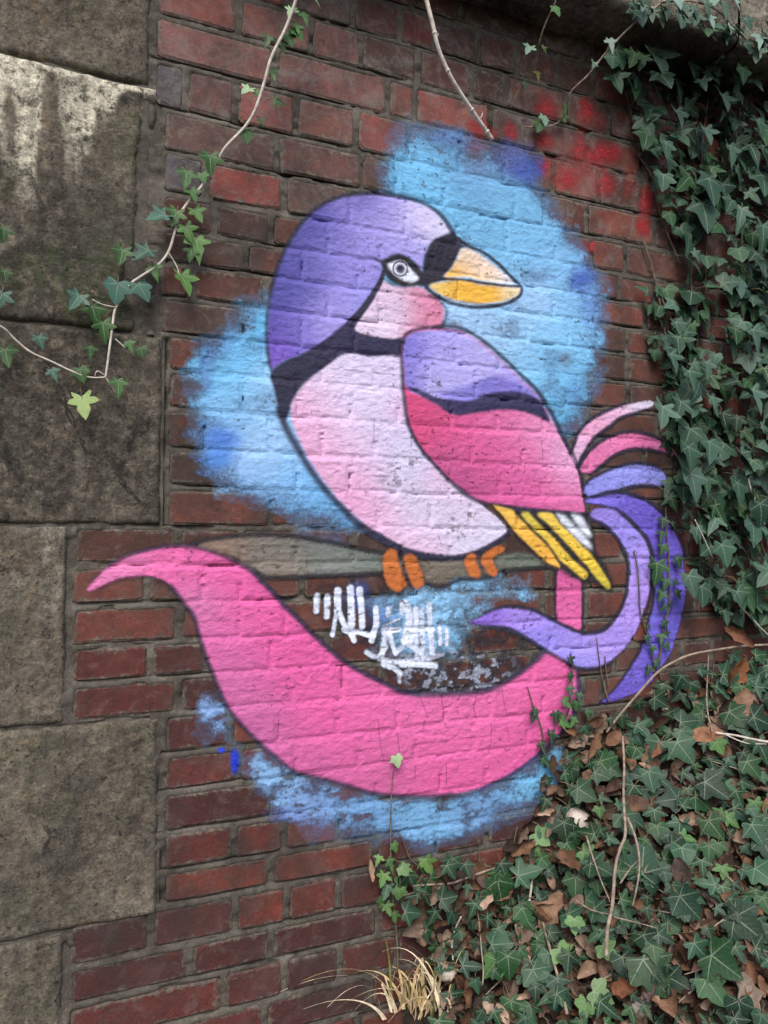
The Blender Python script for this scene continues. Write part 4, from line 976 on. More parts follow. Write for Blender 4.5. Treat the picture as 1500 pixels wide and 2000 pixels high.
LG = [leaf_geo(s, 10 * s + k) for s in (1, 2, 3, 0) for k in range(4)]
LM = [mesh_np('leaf', v, f, LEAF, True, None, u) for v, f, u in LG]
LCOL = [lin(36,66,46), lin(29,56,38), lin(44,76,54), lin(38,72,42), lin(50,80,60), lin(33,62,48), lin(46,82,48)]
LBANK_SHADE = [lin(30,60,40), lin(24,50,32), lin(38,70,48), lin(32,66,36), lin(42,74,56), lin(30,58,44), lin(40,76,42), lin(50,84,62)]  # wall ivy greens darkened: the bank's shade is put into the leaf colour
LYOUNG = [lin(92,124,64), lin(80,116,58), lin(70,106,56)]
LSKY_SHEEN = [lin(60,88,72), lin(72,98,84), lin(52,82,64)]  # paler blue-grey greens: sky sheen on the leaves put into their colour
def frame(t, nrm):
    t = Vector(t).normalized(); n = Vector(nrm); n = (n - t * n.dot(t))
    n = n.normalized() if n.length > 1e-5 else Vector((0, -1, 0)); x = t.cross(n)
    return Matrix((x, t, n)).transposed()
def leaf_tf(pos, t, nrm, size):
    M = frame(t, nrm).to_4x4(); M = Matrix.Translation(pos) @ M @ Matrix.Diagonal((size, size, size, 1)); return M
STALK = m_simple('leaf_stalk', (0.10, 0.09, 0.05), (0.20, 0.16, 0.10), 60, 0.6, 0.2)
class Plant:
    def __init__(s, name, loc, label, cat='ivy', cap=300, group=None):
        s.root = empty(name, loc); tag(s.root, label, cat, group, 'thing'); s.L = []; s.stalks = MB(); s.stems = MB(); s.cap = cap; s.inv = Matrix.Translation(-Vector(loc))
    def leaf(s, pos, t, nrm, size, col=None, var=None, pri=0):
        s.L.append((leaf_tf(pos, t, nrm, size), (random.randrange(len(LM)) if random.random() < .5 else random.randrange(12)) if var is None else var, col or random.choice(LCOL), size + pri))
    def stalk(s, size):
        M = s.L[-1][0]; t = (M.to_3x3() @ Vector((0, 1, 0))).normalized(); n = (M.to_3x3() @ Vector((0, 0, 1))).normalized(); p = M.translation
        side = Vector((random.gauss(0, .5), 0, 0)); L = size * random.uniform(.6, 1.3)
        V, F = tube([p + t * size * .03, p - t * L * .4 - n * L * .12 + side * L * .2, p - t * L * .65 - n * L * .5 + side * L * .6], [size * .016 + .0003, size * .014 + .0003, size * .016 + .0004], 4); s.stalks.add(V, F)
    def stem(s, pts, r, seg=5):
        V, F = tube(pts, r, seg); s.stems.add(V, F)
    def build(s, stem_mat):
        s.L.sort(key=lambda a: -a[3])
        for M, v, c, _ in s.L[:s.cap]:
            o = obj('leaf', LM[v], s.root); o.matrix_parent_inverse = s.inv; o.matrix_basis = M; f = random.uniform(.8, 1.2); o.color = tuple(k * f for k in c) + (1,)
        if len(s.L) > s.cap:
            mb = MB()
            for M, v, c, _ in s.L[s.cap:]:
                V, F, U = LG[v]; f = random.uniform(.8, 1.2); mb.add([M @ Vector(p) for p in V], F, tuple(k * f for k in c), U)
            o = obj('foliage', mb.mesh('foliage', LEAFM), s.root); o.matrix_parent_inverse = s.inv; tag(o, kind='stuff')
        if s.stalks.V:
            o = obj('leaf_stalks', s.stalks.mesh('leaf_stalks', STALK), s.root); o.matrix_parent_inverse = s.inv; tag(o, kind='stuff')
        if s.stems.V:
            o = obj('stem', s.stems.mesh('stem', stem_mat), s.root); o.matrix_parent_inverse = s.inv
def inpoly(x, y, P):
    c = False; n = len(P)
    for i in range(n):
        (x1, y1), (x2, y2) = P[i], P[(i + 1) % n]
        if (y1 > y) != (y2 > y) and x < (x2 - x1) * (y - y1) / (y2 - y1) + x1: c = not c
    return c
def wall_leaf_dir(spread=0.6, out=0.35, tilt=0.5):
    a = random.gauss(0, spread)
    t = Vector((math.sin(a), -abs(random.gauss(out, .25)), -math.cos(a)))
    n = Vector((random.gauss(0, .42), -1, random.gauss(tilt, .4)))
    return t, n
def curve_pts(px, n=6): return catmull(px, n)

# --- ivy hanging over and climbing the right of the wall
ivy = Plant('wall_ivy', tuple(wpt(1440, 1210)), 'dense dark green ivy climbing the right end of the wall beneath the coping')
IVP = [(1190,120),(1260,105),(1340,100),(1420,110),(1620,90),(1620,1240),(1500,1235),(1430,1230),(1395,1200),(1345,1060),(1305,985),(1330,900),(1320,845),(1290,805),(1330,760),(1300,690),(1325,640),(1290,585),(1345,560),(1330,480),(1300,420),(1268,330),(1262,270),(1215,190)]
HOLES = [(1400,520,34,60),(1395,610,22,40),(1390,250,40,60),(1340,190,60,40),(1440,190,60,36),(1405,700,16,34),(1480,410,20,30),(1470,860,16,20)]
cnt = 0; pts_ = []
for tr in range(9000):
    x = random.uniform(1180, 1600); y = random.uniform(85, 1240)
    if not inpoly(x, y, IVP): continue
    if any(((x - a) / rx) ** 2 + ((y - b) / ry) ** 2 < 1 for a, b, rx, ry in HOLES) and random.random() < .85: continue
    if x < 1345 and 540 < y < 830 and random.random() < .55: continue
    if x < 1460 and 470 < y < 760 and random.random() < .38: continue
    mind = 20 if y > 250 else 28
    if any((x - a) ** 2 + (y - b) ** 2 < mind ** 2 for a, b in pts_): continue
    pts_.append((x, y)); s = random.choice([40, 46, 52, 58, 66, 78]) * (0.9 if x < 1340 else 1.0)
    off = random.uniform(.012, .045) + max(0, (x - 1350) / 250) * random.uniform(0, .08)
    t, n = wall_leaf_dir(.7, .3, .45)
    sc = float(np.hypot(*(np.array(wall_uv(x, y + s)) - np.array(wall_uv(x, y))))) * .74
    ivy.leaf(wpt(x, y - s * .3, off), t, n, sc * random.uniform(.85, 1.1), random.choice(LCOL + LSKY_SHEEN)); ivy.stalk(sc)
for x, y, s, a, v in [(1276,120,100,.15,0),(1345,135,52,.1,0),(1352,85,56,.5,8),(1412,135,50,.1,1),(1412,200,60,0,0),(1384,370,86,.1,4),(1372,420,92,.05,4),(1296,355,56,-.3,5),(1480,250,60,.2,5),(1490,360,70,-.1,4),(1378,265,56,.05,0),(1322,230,56,.2,1),(1300,290,50,-.1,5),(1425,300,60,.1,2),(1345,890,70,0,5),(1350,945,80,.1,5),(1385,880,70,-.2,6),(1330,800,64,-.5,1),(1295,812,72,-.4,0),(1300,690,50,.3,1),(1310,705,56,.1,0),(1300,670,44,0,5),(1320,640,44,.1,0),(1345,740,60,.2,1),(1380,720,50,0,2),(1390,790,56,.3,3),(1470,780,78,.1,0),(1440,960,70,0,5),(1470,1040,76,-.2,6),(1345,1140,64,.2,5),(1370,1160,60,-.1,4),(1440,1170,60,.3,5),(1410,1080,64,.1,7),(1470,660,66,.1,1),(1440,560,60,.1,4),(1490,520,60,0,5)]:
    t = Vector((math.sin(a), -.35, -math.cos(a))); sc = s * .00128
    ivy.leaf(wpt(x, y - s * .25, random.uniform(.05, .09)), t, (random.gauss(.1, .15), -1, random.uniform(.35, .8)), sc * .88, random.choice(LSKY_SHEEN), v, .1)
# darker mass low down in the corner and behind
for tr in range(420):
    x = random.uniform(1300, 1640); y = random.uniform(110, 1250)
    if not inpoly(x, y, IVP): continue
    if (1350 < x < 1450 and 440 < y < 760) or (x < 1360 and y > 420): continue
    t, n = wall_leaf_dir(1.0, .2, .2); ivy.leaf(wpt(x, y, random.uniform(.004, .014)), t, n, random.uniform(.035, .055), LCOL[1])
for tr in range(60):
    x = random.uniform(1258, 1350); y = random.uniform(555, 860)
    if x < 1258 + (y - 555) * .12 or (y > 790 and x < 1300): continue
    t, n = wall_leaf_dir(.6, .3, .4); sc = random.uniform(28, 48) * .00118; ivy.leaf(wpt(x, y, random.uniform(.010, .022)), t, n, sc, random.choice(LCOL)); ivy.stalk(sc)
for tr in range(26):
    x = random.uniform(1190, 1480); y = random.uniform(85, 150) + (x - 1190) * .12
    t, n = wall_leaf_dir(.8, .3, .4); sc = random.uniform(40, 66) * .00112; ivy.leaf(wpt(x, y, random.uniform(.03, .12)), t, n, sc, random.choice(LCOL)); ivy.stalk(sc)
STR = [[(1395,130),(1370,300),(1380,480),(1372,620)],[(1440,110),(1450,400),(1445,700),(1470,1000),(1455,1200)],[(1245,300),(1275,350),(1290,420),(1330,520)],[(1256,470),(1272,520),(1285,570),(1297,640),(1310,700)],[(1282,555),(1295,590),(1318,640),(1330,690),(1342,740)],[(1312,575),(1325,610),(1330,650),(1340,700),(1345,740)],[(1352,500),(1350,560),(1362,650),(1360,690)],[(1215,150),(1225,190),(1238,240),(1262,290),(1275,320)],[(1325,780),(1330,830),(1345,900)],[(1490,950),(1475,1010),(1496,1090)],[(1460,700),(1470,850),(1465,900)]]
for P in STR:
    c = curve_pts(P); ivy.stem([wpt(a, b, .010) for a, b in c], np.linspace(.0035, .0022, len(c)))
ivy.build(STEM)

# --- small ivy runners over the violet feathers and lower painting
run = Plant('ivy_runner', tuple(wpt(1300, 1330)), 'thin ivy runner with small leaves crossing the violet tail feather')
R1 = [(1300,990),(1302,1040),(1306,1085),(1306,1130),(1308,1160),(1306,1190),(1297,1220),(1292,1260),(1287,1300),(1292,1330)]
c = curve_pts(R1); run.stem([wpt(a, b, .009) for a, b in c], np.linspace(.0018, .0032, len(c)))
for x, y, s, a in [(1294,1022,30,-.3),(1312,1028,22,.5),(1292,1048,32,-.3),(1294,1075,34,-.4),(1322,1100,34,.3),(1300,1142,34,-.4),(1318,1138,20,.6),(1293,1165,30,-.6),(1320,1163,24,.5),(1308,1182,20,.3),(1298,1190,28,-1.0),(1296,1222,26,.4),(1300,1240,20,.2),(1292,1248,28,-.3),(1300,1265,26,.5)]:
    t = Vector((math.sin(a), -.3, -math.cos(a))); run.leaf(wpt(x, y - s * .3, .014), t, (random.gauss(0, .2), -1, .4), s * .00115, random.choice(LCOL), random.choice([0, 1, 4, 8]))
run.build(STEM)
run = Plant('ivy_runner', tuple(wpt(1270, 1330)), 'dark wiry ivy runner with few leaves on the curling lavender feather')
R2 = [(1238,1075),(1245,1110),(1248,1150),(1250,1190),(1258,1220),(1268,1255),(1276,1290),(1280,1320)]
c = curve_pts(R2); run.stem([wpt(a, b, .008) for a, b in c], np.linspace(.0016, .0028, len(c)))
for x, y, s, a in [(1283,1118,62,-.2),(1262,1250,26,.2),(1264,1228,18,.6),(1274,1270,24,-.2),(1280,1300,28,.5),(1268,1310,26,-.5)]:
    t = Vector((math.sin(a), -.3, -math.cos(a))); run.leaf(wpt(x, y - s * .3, .014), t, (0, -1, .4), s * .00112, random.choice(LCOL), random.choice([0, 1, 2]))
run.build(STEM)
run = Plant('ivy_runner', tuple(wpt(1062, 1500)), 'ivy runner with tiny leaves over the right end of the pink ribbon')
for P in ([(1030,1340),(1040,1375),(1052,1405),(1060,1435),(1062,1460),(1066,1500)],[(1116,1285),(1118,1330),(1112,1380),(1100,1420)],[(1165,1245),(1172,1300),(1180,1340),(1188,1370)],[(1181,1280),(1184,1310),(1188,1340)]):
    c = curve_pts(P); run.stem([wpt(a, b, .007) for a, b in c], np.linspace(.0012, .0026, len(c)))
for x, y, s in [(1046,1390,20),(1042,1402,24),(1055,1460,30),(1112,1292,24),(1112,1325,26),(1112,1350,28),(1100,1378,30),(1126,1378,24),(1095,1420,34),(1130,1360,20),(1060,1490,30),(1085,1400,32),(1120,1410,30),(1145,1395,26),(1075,1440,34)]:
    t, n = wall_leaf_dir(.6); run.leaf(wpt(x, y - s * .3, .014), t, n, s * .0012, random.choice(LCOL + LYOUNG[2:]), random.choice([0, 1, 4, 8]))
run.build(STEM)

# --- trailing vine at upper left, with young leaves
vine = Plant('trailing_vine', tuple(wpt(590, -30, .14)), 'pale stemmed ivy strand trailing across the brick and quoin at upper left', 'ivy')
VP = [(590,-40,.12),(578,0,.11),(558,55,.10),(530,112,.09),(515,165,.08),(498,215,.07),(478,248,.06),(440,288,.05),(422,320,.04),(395,362,.04),(360,405,.035),(345,440,.03),(330,490,.03),(308,518,.03),(275,540,.03),(255,555,.028),(235,585,.028),(224,607,.028),(218,650,.03),(210,710,.03),(206,737,.03)]
c = catmull(np.array(VP), 5); vine.stem([wpt(a, b, d) for a, b, d in c], np.linspace(.0034, .0022, len(c)), 6)
V2 = [(-40,620,.06),(5,640,.05),(28,662,.04),(60,688,.035),(100,706,.03),(140,725,.03),(175,737,.03),(206,737,.03)]
c = catmull(np.array(V2), 5); vine.stem([wpt(a, b, d) for a, b, d in c], np.linspace(.0024, .0016, len(c)), 6)
V3 = [(-30,650,.05),(0,640,.05),(30,700-40,.04)]
for x, y, s, a, col, v, tl in [(600,5,56,.9,2,1,.9),(570,30,34,-.4,2,0,.6),(590,40,40,.5,5,8,.5),(578,60,34,.2,5,0,.3),(525,85,40,-.3,3,8,.1),(545,95,44,.3,3,0,.0),(560,80,44,.4,3,4,.1),(575,70,40,.7,0,5,.2),(530,150,30,.3,5,0,.2),(487,185,36,-.8,2,0,.9),(500,190,30,.6,5,1,.4),(535,208,36,1.3,3,8,.0),(478,270,42,.2,3,4,.1),(508,240,24,.4,3,8,.1),(410,325,60,.05,3,1,.3),(365,355,58,-.1,1,8,.5),(372,385,40,.4,1,0,.4),(395,350,30,.2,0,4,.5),(380,425,44,.5,1,0,.4),(322,440,60,-1.1,6,0,.8),(345,430,50,-.3,5,1,.6),(362,460,50,.4,1,1,.4),(383,490,70,.15,1,8,.3),(375,500,40,-.2,3,2,.4),(290,510,60,-.9,6,0,1.0),(298,535,44,.3,5,8,.4),(355,560,66,.35,1,0,.5),(230,575,62,-.1,6,5,.6),(270,575,56,.6,6,4,.7),(155,595,52,-.5,6,0,.6),(180,620,60,.3,3,1,.3),(200,650,56,.2,3,2,.2),(240,505,50,-.2,3,0,.4),(160,798,62,.15,4,0,1.0),(75,670,34,.4,6,1,.7),(100,735,36,.5,6,8,.4),(230,760,50,.1,5,8,.2),(250,680,34,.4,5,8,.3),(10,700,50,.2,3,0,.3),(5,590,50,-.3,6,1,.6),(155,735,40,.3,3,4,.2),(175,690,36,.1,3,8,.2),(275,690,30,.2,3,4,.2),(8,460,40,0,3,1,.2),(8,540,30,.2,3,0,.2)]:
    palette = {0: lin(70,105,60), 1: random.choice(LYOUNG), 2: lin(150,180,140), 3: lin(44,78,34), 4: lin(146,168,104), 5: lin(70,108,58), 6: lin(64,98,86)}
    t = Vector((math.sin(a), -.25, -math.cos(a))); off = float(np.interp(y, [0, 300, 500], [.10, .05, .03]))
    vine.leaf(wpt(x, y - s * .35, off), t, (random.gauss(0, .25), -1, tl), s * .00082, palette[col], v); vine.stalk(s * .00082)
for P in ([(225,600,.03),(200,595,.03),(180,585,.035)],[(205,735,.03),(215,750,.03),(228,770,.025)],[(185,735,.03),(190,725,.035),(205,733,.03)],[(330,495,.03),(345,520,.03),(352,545,.035)],[(225,662,.03),(245,680,.03)]):
    c = catmull(np.array(P), 4); vine.stem([wpt(a, b, d) for a, b, d in c], .0013, 4)
vine.build(PALE)

# --- strands hanging from the coping
def strand(P, r0, r1, label, leaves, mat, name='hanging_strand'):
    pl = Plant(name, tuple(wpt(P[0][0], P[0][1], P[0][2])), label, 'stem')
    c = catmull(np.array(P, float), 6); pl.stem([wpt(a, b, d) for a, b, d in c], np.linspace(r0, r1, len(c)), 7)
    for x, y, s, a, col in leaves:
        d = float(np.interp(y, [p[1] for p in P] if P[0][1] < P[-1][1] else [p[1] for p in P[::-1]], [p[2] for p in P] if P[0][1] < P[-1][1] else [p[2] for p in P[::-1]]))
        t = Vector((math.sin(a), -.3, -math.cos(a))); pl.leaf(wpt(x, y - s * .3, d + .008), t, (random.gauss(0, .2), -1, .5), s * .0011, col, random.choice([0, 1, 4, 8]))
    for k in range(3 if name == 'bare_cane' else 0):
        i = int(len(c) * (.35 + .22 * k)); p = wpt(*c[i]); pl.stem([p, p + Vector((random.choice([-1, 1]) * .006, -.003, .006)), p + Vector((random.choice([-1, 1]) * .009, -.003, .016))], [.0018, .0014, .0006], 4)
    if name == 'bare_cane':
        for i in range(6, len(c) - 3, 8):
            a_ = wpt(*c[i]); b_ = wpt(*c[i + 1]); d_ = (b_ - a_).normalized(); pl.stem([a_ - d_ * .004, a_ - d_ * .0015, a_ + d_ * .0015, a_ + d_ * .004], [.0040, .0062, .0058, .0040], 7)
    pl.build(mat); return pl
strand([(828,-30,.11),(833,0,.11),(845,48,.11),(858,100,.105),(885,158,.10),(922,215,.09),(945,248,.085),(962,272,.08)], .0052, .0040, 'bare white dead cane hanging down over the bricks above the painted beak', [], PALE, 'bare_cane')
strand([(1092,-20,.12),(1083,8,.12),(1066,45,.10),(1054,80,.08),(1051,112,.06),(1044,140,.04),(1022,165,.015),(1008,185,.012),(1001,206,.012)], .0022, .0014, 'thin hanging ivy strand between the bare cane and the ivy mass', [(1082,22,28,.6,lin(80,120,70)),(1035,100,30,-.6,lin(120,150,130)),(1058,98,24,.5,lin(90,110,60)),(1048,148,26,.2,lin(120,120,60)),(1022,170,24,.4,lin(60,90,60))], STEM)
strand([(1330,-15,.16),(1290,8,.16),(1240,45,.15),(1190,95,.12),(1150,145,.09),(1115,180,.05),(1103,215,.02),(1092,238,.014),(1065,248,.012),(1025,248,.012)], .0030, .0018, 'arching pale ivy stem hanging from the coping towards the red sprayed bricks', [(1245,30,56,.2,lin(70,96,84)),(1272,28,34,.6,lin(120,140,130)),(1290,40,36,.1,lin(130,150,110)),(1190,88,36,.2,lin(130,150,140)),(1190,98,26,.6,lin(110,130,80)),(1160,128,22,-.4,lin(90,110,100)),(1102,212,30,.1,lin(60,100,50)),(1098,232,26,.2,lin(80,120,60)),(1062,236,30,.1,lin(110,140,120)),(1055,250,34,-.4,lin(50,84,44))], TWIG)
# ivy on the lip of the coping
lip = Plant('coping_ivy', tuple(wpt(1400, 10, .17)), 'ivy sprig with pale leaves on the lip of the coping')
for x, y, s, a in [(1320,8,40,.3),(1345,25,44,-.3),(1375,20,54,.2),(1360,45,50,-.5),(1410,22,60,.1),(1430,10,50,.5),(1355,30,44,.2),(1395,5,50,-.4),(1455,50,46,.4),(1448,68,40,0),(1440,80,34,.3),(1480,85,56,-.2),(1475,105,50,.2),(1490,75,50,.5),(1300,2,40,0),(1330,45,50,-.2),(1232,6,36,.2),(1255,18,34,-.3),(1385,45,40,.3),(1420,60,44,.1),(1500,110,50,0),(1498,60,40,.3)]:
    t = Vector((math.sin(a), -.4, -math.cos(a))); lip.leaf(wpt(x, y - s * .3, .185), t, (random.gauss(0, .3), -1, random.uniform(.4, 1.2)), s * .00098, random.choice(LSKY_SHEEN + [lin(120,145,135), lin(96,126,110)]), random.choice([0, 1, 4, 5, 8]))
for P in ([(1290,5,.178),(1350,2,.18),(1400,20,.182),(1440,60,.18),(1490,110,.178)],[(1360,4,.18),(1375,50,.18),(1400,80,.17)]):
    c = catmull(np.array(P, float), 5); lip.stem([wpt(a, b, d) for a, b, d in c], .002, 5)
for tr in range(26):
    x = random.uniform(1230, 1500); y = random.uniform(-5, 26) + max(0, x - 1290) * .38
    t, n = wall_leaf_dir(.8, .45, .7); lip.leaf(wpt(x, y, random.uniform(.165, .19)), t, n, random.uniform(32, 54) * .00095, random.choice(LCOL + LSKY_SHEEN)); lip.stalk(.03)
lip.build(TWIG)

# ------------------------------------------------------------------ ivy on the bank
bank = Plant('bank_ivy', tuple(bank_pt(1250, 1700)), 'low ivy creeping over the leaf littered bank at lower right')
BKP = [(745,1712),(840,1690),(960,1690),(1030,1600),(1070,1480),(1110,1420),(1180,1400),(1290,1330),(1400,1290),(1640,1230),(1640,2080),(870,2080),(880,1900),(800,1830)]
def bank_leaf(x, y, s, col=None, a=None, lift=None, var=None, pri=0):
    p = bank_pt(x, y, 0.012); n = bank_n(p.x, p.y) if p.y < -.02 else Vector((0, -1, .2))
    dist = (p - Vector((0, -CAM_D, CAM_H))).length; size = s * dist / FPX * .60
    down = Vector((random.gauss(0, .25), -.8, -.55)); aa = random.gauss(0, .75) if a is None else a
    view = (Vector((0, -CAM_D, CAM_H)) - p).normalized()
    nn = (n * .9 + view * .9 + Vector((random.gauss(0, .38), random.gauss(0, .38), random.gauss(.15, .3)))).normalized()
    t = Matrix.Rotation(aa, 3, nn) @ down
    p2 = p + n * (random.uniform(.012, .05) if lift is None else lift)
    t = (t - nn * t.dot(nn)).normalized()
    bank.leaf(p2 - t * size * .35, t - nn * .12, nn, size, col, var, pri)
    if random.random() < .6: bank.stalk(size)
    return p2, t, nn, size
pts_ = []
for tr in range(5200):
    x = random.uniform(740, 1640); y = random.uniform(1240, 2070)
    if not inpoly(x, y, BKP): continue
    den = 1.0
    if y > 1840: den = .20
    if x < 1000 and y < 1760: den = .55
    if x < 1130 and y > 1780: den = .5
    if y < 1480 and x < 1330: den = .5
    if vnoise(x / 90, y / 75, 91) < .36: den *= .35
    if random.random() > den * .8: continue
    md = 22
    if any((x - a) ** 2 + (y - b) ** 2 < md ** 2 for a, b in pts_): continue
    pts_.append((x, y)); bank_leaf(x, y, random.choice([36, 42, 48, 54, 62, 74]), random.choice(LBANK_SHADE + LYOUNG[2:]) if random.random() < .3 else random.choice(LBANK_SHADE))
for x, y, s, a, v in [(1262,1690,150,2.6,4),(1350,1790,110,.1,5),(1150,1500,110,.3,5),(1330,1500,110,.2,4),(1265,1550,90,0,4),(1290,1915,150,.1,5),(1420,1905,130,.2,6),(1450,1840,130,.4,4),(1410,1950,100,.0,5),(1190,1710,100,.4,5),(1050,1720,110,1.2,0),(1040,1810,80,0,5),(1390,1570,110,.8,6),(1470,1660,90,.1,4),(1430,1430,100,.4,5),(1480,1440,100,.6,5),(1340,1430,90,1.2,4),(1250,1460,80,.3,0),(1160,1570,90,.2,5),(1230,1625,90,.3,5),(1390,1640,90,.1,4),(1480,1740,90,.3,5),(1190,1800,80,.5,5),(1120,1640,90,-.4,5),(950,1730,110,.1,5),(960,1690,70,.3,0),(880,1685,60,.2,0),(1060,1930,100,.1,5),(990,1840,60,.3,0),(1110,1970,80,.3,2),(1240,1470,90,.2,5),(1180,1540,70,.7,4),(1090,1580,80,.1,5),(1460,1530,80,.1,5)]:
    bank_leaf(x, y, s * .82, random.choice(LBANK_SHADE), a, random.uniform(.04, .065), v, .2)
for x, y, s, a in [(1115,1880,66,.1),(1200,1870,60,.3),(1135,1820,50,-.6),(1190,1955,70,.6),(1150,1985,60,-.8),(770,1690,40,.1),(760,1735,44,.2),(1070,1650,60,.4),(1040,1665,54,-.5)]:
    bank_leaf(x, y, s, random.choice([lin(100,134,84), lin(88,122,72), lin(112,142,96)]), a, .04, random.choice([4, 5, 6]), .2)
bank.build(STEM)
# small ivy climbing at the left edge of the bank
sm = Plant('ivy_seedling', tuple(wpt(765, 1890)), 'thin upright ivy stalk with one pale leaf against the blue spray below the ribbon')
c = curve_pts([(770,1487),(764,1560),(763,1640),(764,1700),(768,1760),(774,1820),(777,1880),(774,1900)]); sm.stem([wpt(a, b, .012) for a, b in c], np.linspace(.0010, .0030, len(c)))
sm.leaf(wpt(773, 1478, .014), (.2, -.4, -1), (0, -1, .6), .030, lin(150,172,130), 4)
for x, y, s in [(758,1690,34),(750,1716,30),(757,1740,34),(746,1760,26),(790,1700,30),(800,1718,30),(768,1655,22),(818,1728,30),(742,1680,24),(775,1735,30),(770,1790,24),(754,1775,26),(830,1690,40),(820,1700,34),(885,1690,44)]:
    t, n = wall_leaf_dir(.7); sm.leaf(wpt(x, y - s * .3, .016), t, n, s * .0011, random.choice(LYOUNG + LCOL[3:5]), random.choice([0, 4, 8]))
for P in ([(728,1672),(735,1690),(745,1710),(760,1735)],[(762,1675),(790,1690),(810,1710),(850,1722),(880,1730)],[(780,1630),(790,1650),(800,1675),(815,1690)],[(935,1640),(936,1680),(925,1705)],[(1010,1615),(1003,1650),(1000,1690)]):
    c = curve_pts(P); sm.stem([wpt(a, b, .009) for a, b in c], .0014, 4)
sm.build(STEM)

# ------------------------------------------------------------------ twigs on the bank
def twig(pxs, r0, r1, label, mat, lift=.03, branches=()):
    P = [bank_pt(x, y, .01) + Vector((0, -lift * .5, lift)) for x, y in pxs]
    c = catmull(np.array([tuple(p) for p in P]), 5); mb = MB(); V, F = tube([Vector(p) for p in c], np.linspace(r0, r1, len(c)), 6); mb.add(V, F)
    root = Vector(c[0])
    for bp, rr in branches:
        Q = catmull(np.array([tuple(bank_pt(x, y, .01) + Vector((0, -lift * .5, lift))) for x, y in bp]), 5); V, F = tube([Vector(p) for p in Q], np.linspace(rr, rr * .5, len(Q)), 5); mb.add(V, F)
    o = obj('twig', mb.mesh('twig', mat)); tag(o, label, 'twig', None, 'thing'); return o
twig([(1193,1500),(1195,1560),(1193,1620),(1196,1690),(1186,1720),(1176,1760),(1170,1830),(1160,1880),(1158,1932)], .0026, .0042, 'long upright forked twig standing in the middle of the bank ivy', TWIG, .085, [([(1200,1660),(1215,1700),(1222,1745),(1218,1790),(1208,1835)], .0032), ([(1122,1695),(1133,1735),(1148,1780),(1166,1825)], .0026), ([(1100,1820),(1130,1840),(1168,1850)], .002), ([(1185,1790),(1205,1760),(1220,1745)], .002), ([(1172,1855),(1210,1865),(1255,1878)], .002)])
twig([(1160,1478),(1185,1445),(1215,1410),(1258,1362),(1292,1340),(1325,1326),(1375,1316),(1430,1308),(1520,1304)], .0030, .0032, 'long brown briar arching over the ivy at the foot of the violet feather', TWIG, .07)
twig([(1382,1467),(1420,1472),(1455,1480),(1520,1492)], .0025, .0035, 'split white dry stalk lying at the right edge of the bank', PALE, .05, [([(1400,1470),(1440,1487),(1480,1489)], .002)])
twig([(1376,1465),(1368,1430),(1366,1390),(1363,1310)], .0022, .0016, 'thin dark upright twig rising from the white dry stalk', TWIG, .05)
twig([(795,1748),(830,1745),(870,1742),(910,1728),(955,1712)], .0022, .0026, 'pale bent twig across the bricks at the left end of the bank', TWIG, .03, [([(770,1768),(800,1760),(820,1752)], .0016)])
twig([(1158,1932),(1190,1918),(1225,1900),(1262,1882)], .0022, .0016, 'thin grey twig lying on bare soil by the pale ivy leaves', TWIG, .02)
twig([(1050,1830),(1068,1900),(1082,1950),(1090,1985),(1096,2010)], .0030, .0036, 'reddish bare stem leaning at the bottom of the bank', TWIG, .04)
twig([(1030,1740),(1026,1775),(1020,1810),(1016,1840)], .0026, .0036, 'peeling tan vine stem hooked between big ivy leaves', PALE, .04)
twig([(1312,1985),(1340,1960),(1362,1935),(1372,1900)], .0020, .0015, 'slim dry twig across the large tan dead leaf', TWIG, .035)
twig([(920,1800),(925,1840),(928,1880),(932,1930),(930,1960)], .0014, .0018, 'thin leggy weed stalk standing by the dry grass', TWIG, .05)
twig([(885,1820),(878,1850),(872,1880),(874,1910)], .0018, .0014, 'broken bleached grass stalk in front of the bricks', PALE, .05)
def where_t(x, y): return ('left' if x < 1090 else 'right' if x > 1290 else 'in front') + ' of the forked twig, ' + ('high' if y < 1640 else 'halfway' if y < 1820 else 'low') + ' on the bank'
tw_seen = set()
for i in range(22):
    x = random.uniform(900, 1480); y = random.uniform(1450, 1990); a = random.uniform(-.9, .9); L = random.uniform(40, 110)
    ky = (i % 4, min(2, int(abs(a) / .3)), where_t(x, y))
    if ky in tw_seen: continue
    tw_seen.add(ky); o = twig([(x, y), (x + math.cos(a) * L * .5 + random.uniform(-8, 8), y + math.sin(a) * L * .5), (x + math.cos(a) * L, y + math.sin(a) * L + random.uniform(-8, 8))], .0010, .0016, 'thin litter twig ' + ['flat', 'aslant', 'steep'][min(2, int(abs(a) / .3))] + [' and bowed', ' and straight', ' and knotty', ' and wispy'][i % 4] + ' ' + where_t(x, y), TWIG, random.uniform(.015, .04)); tag(o, None, None, 'litter twigs on the bank')
wall_twig = MB(); c = curve_pts([(1462,935),(1468,960),(1484,1000),(1493,1025)]); V, F = tube([wpt(a, b, .07) for a, b in c], .0022, 5); wall_twig.add(V, F)
tag(obj('twig', wall_twig.mesh('twig', PALE)), 'pale dry stalk caught in the wall ivy at right edge', 'twig', None, 'thing')
wall_twig = MB(); c = curve_pts([(1357,1015),(1372,1045),(1392,1090)]); V, F = tube([wpt(a, b, .06) for a, b in c], .0016, 5); wall_twig.add(V, F)
tag(obj('twig', wall_twig.mesh('twig', PALE)), 'short pale stalk stuck in the ivy beside the violet feather', 'twig', None, 'thing')
wall_twig = MB(); c = curve_pts([(1440,1175),(1465,1205),(1500,1240),(1530,1265)]); V, F = tube([wpt(a, b, .05) for a, b in c], .0026, 5); wall_twig.add(V, F)
tag(obj('twig', wall_twig.mesh('twig', PALE)), 'white slanting stalk below the wall ivy at right edge', 'twig', None, 'thing')

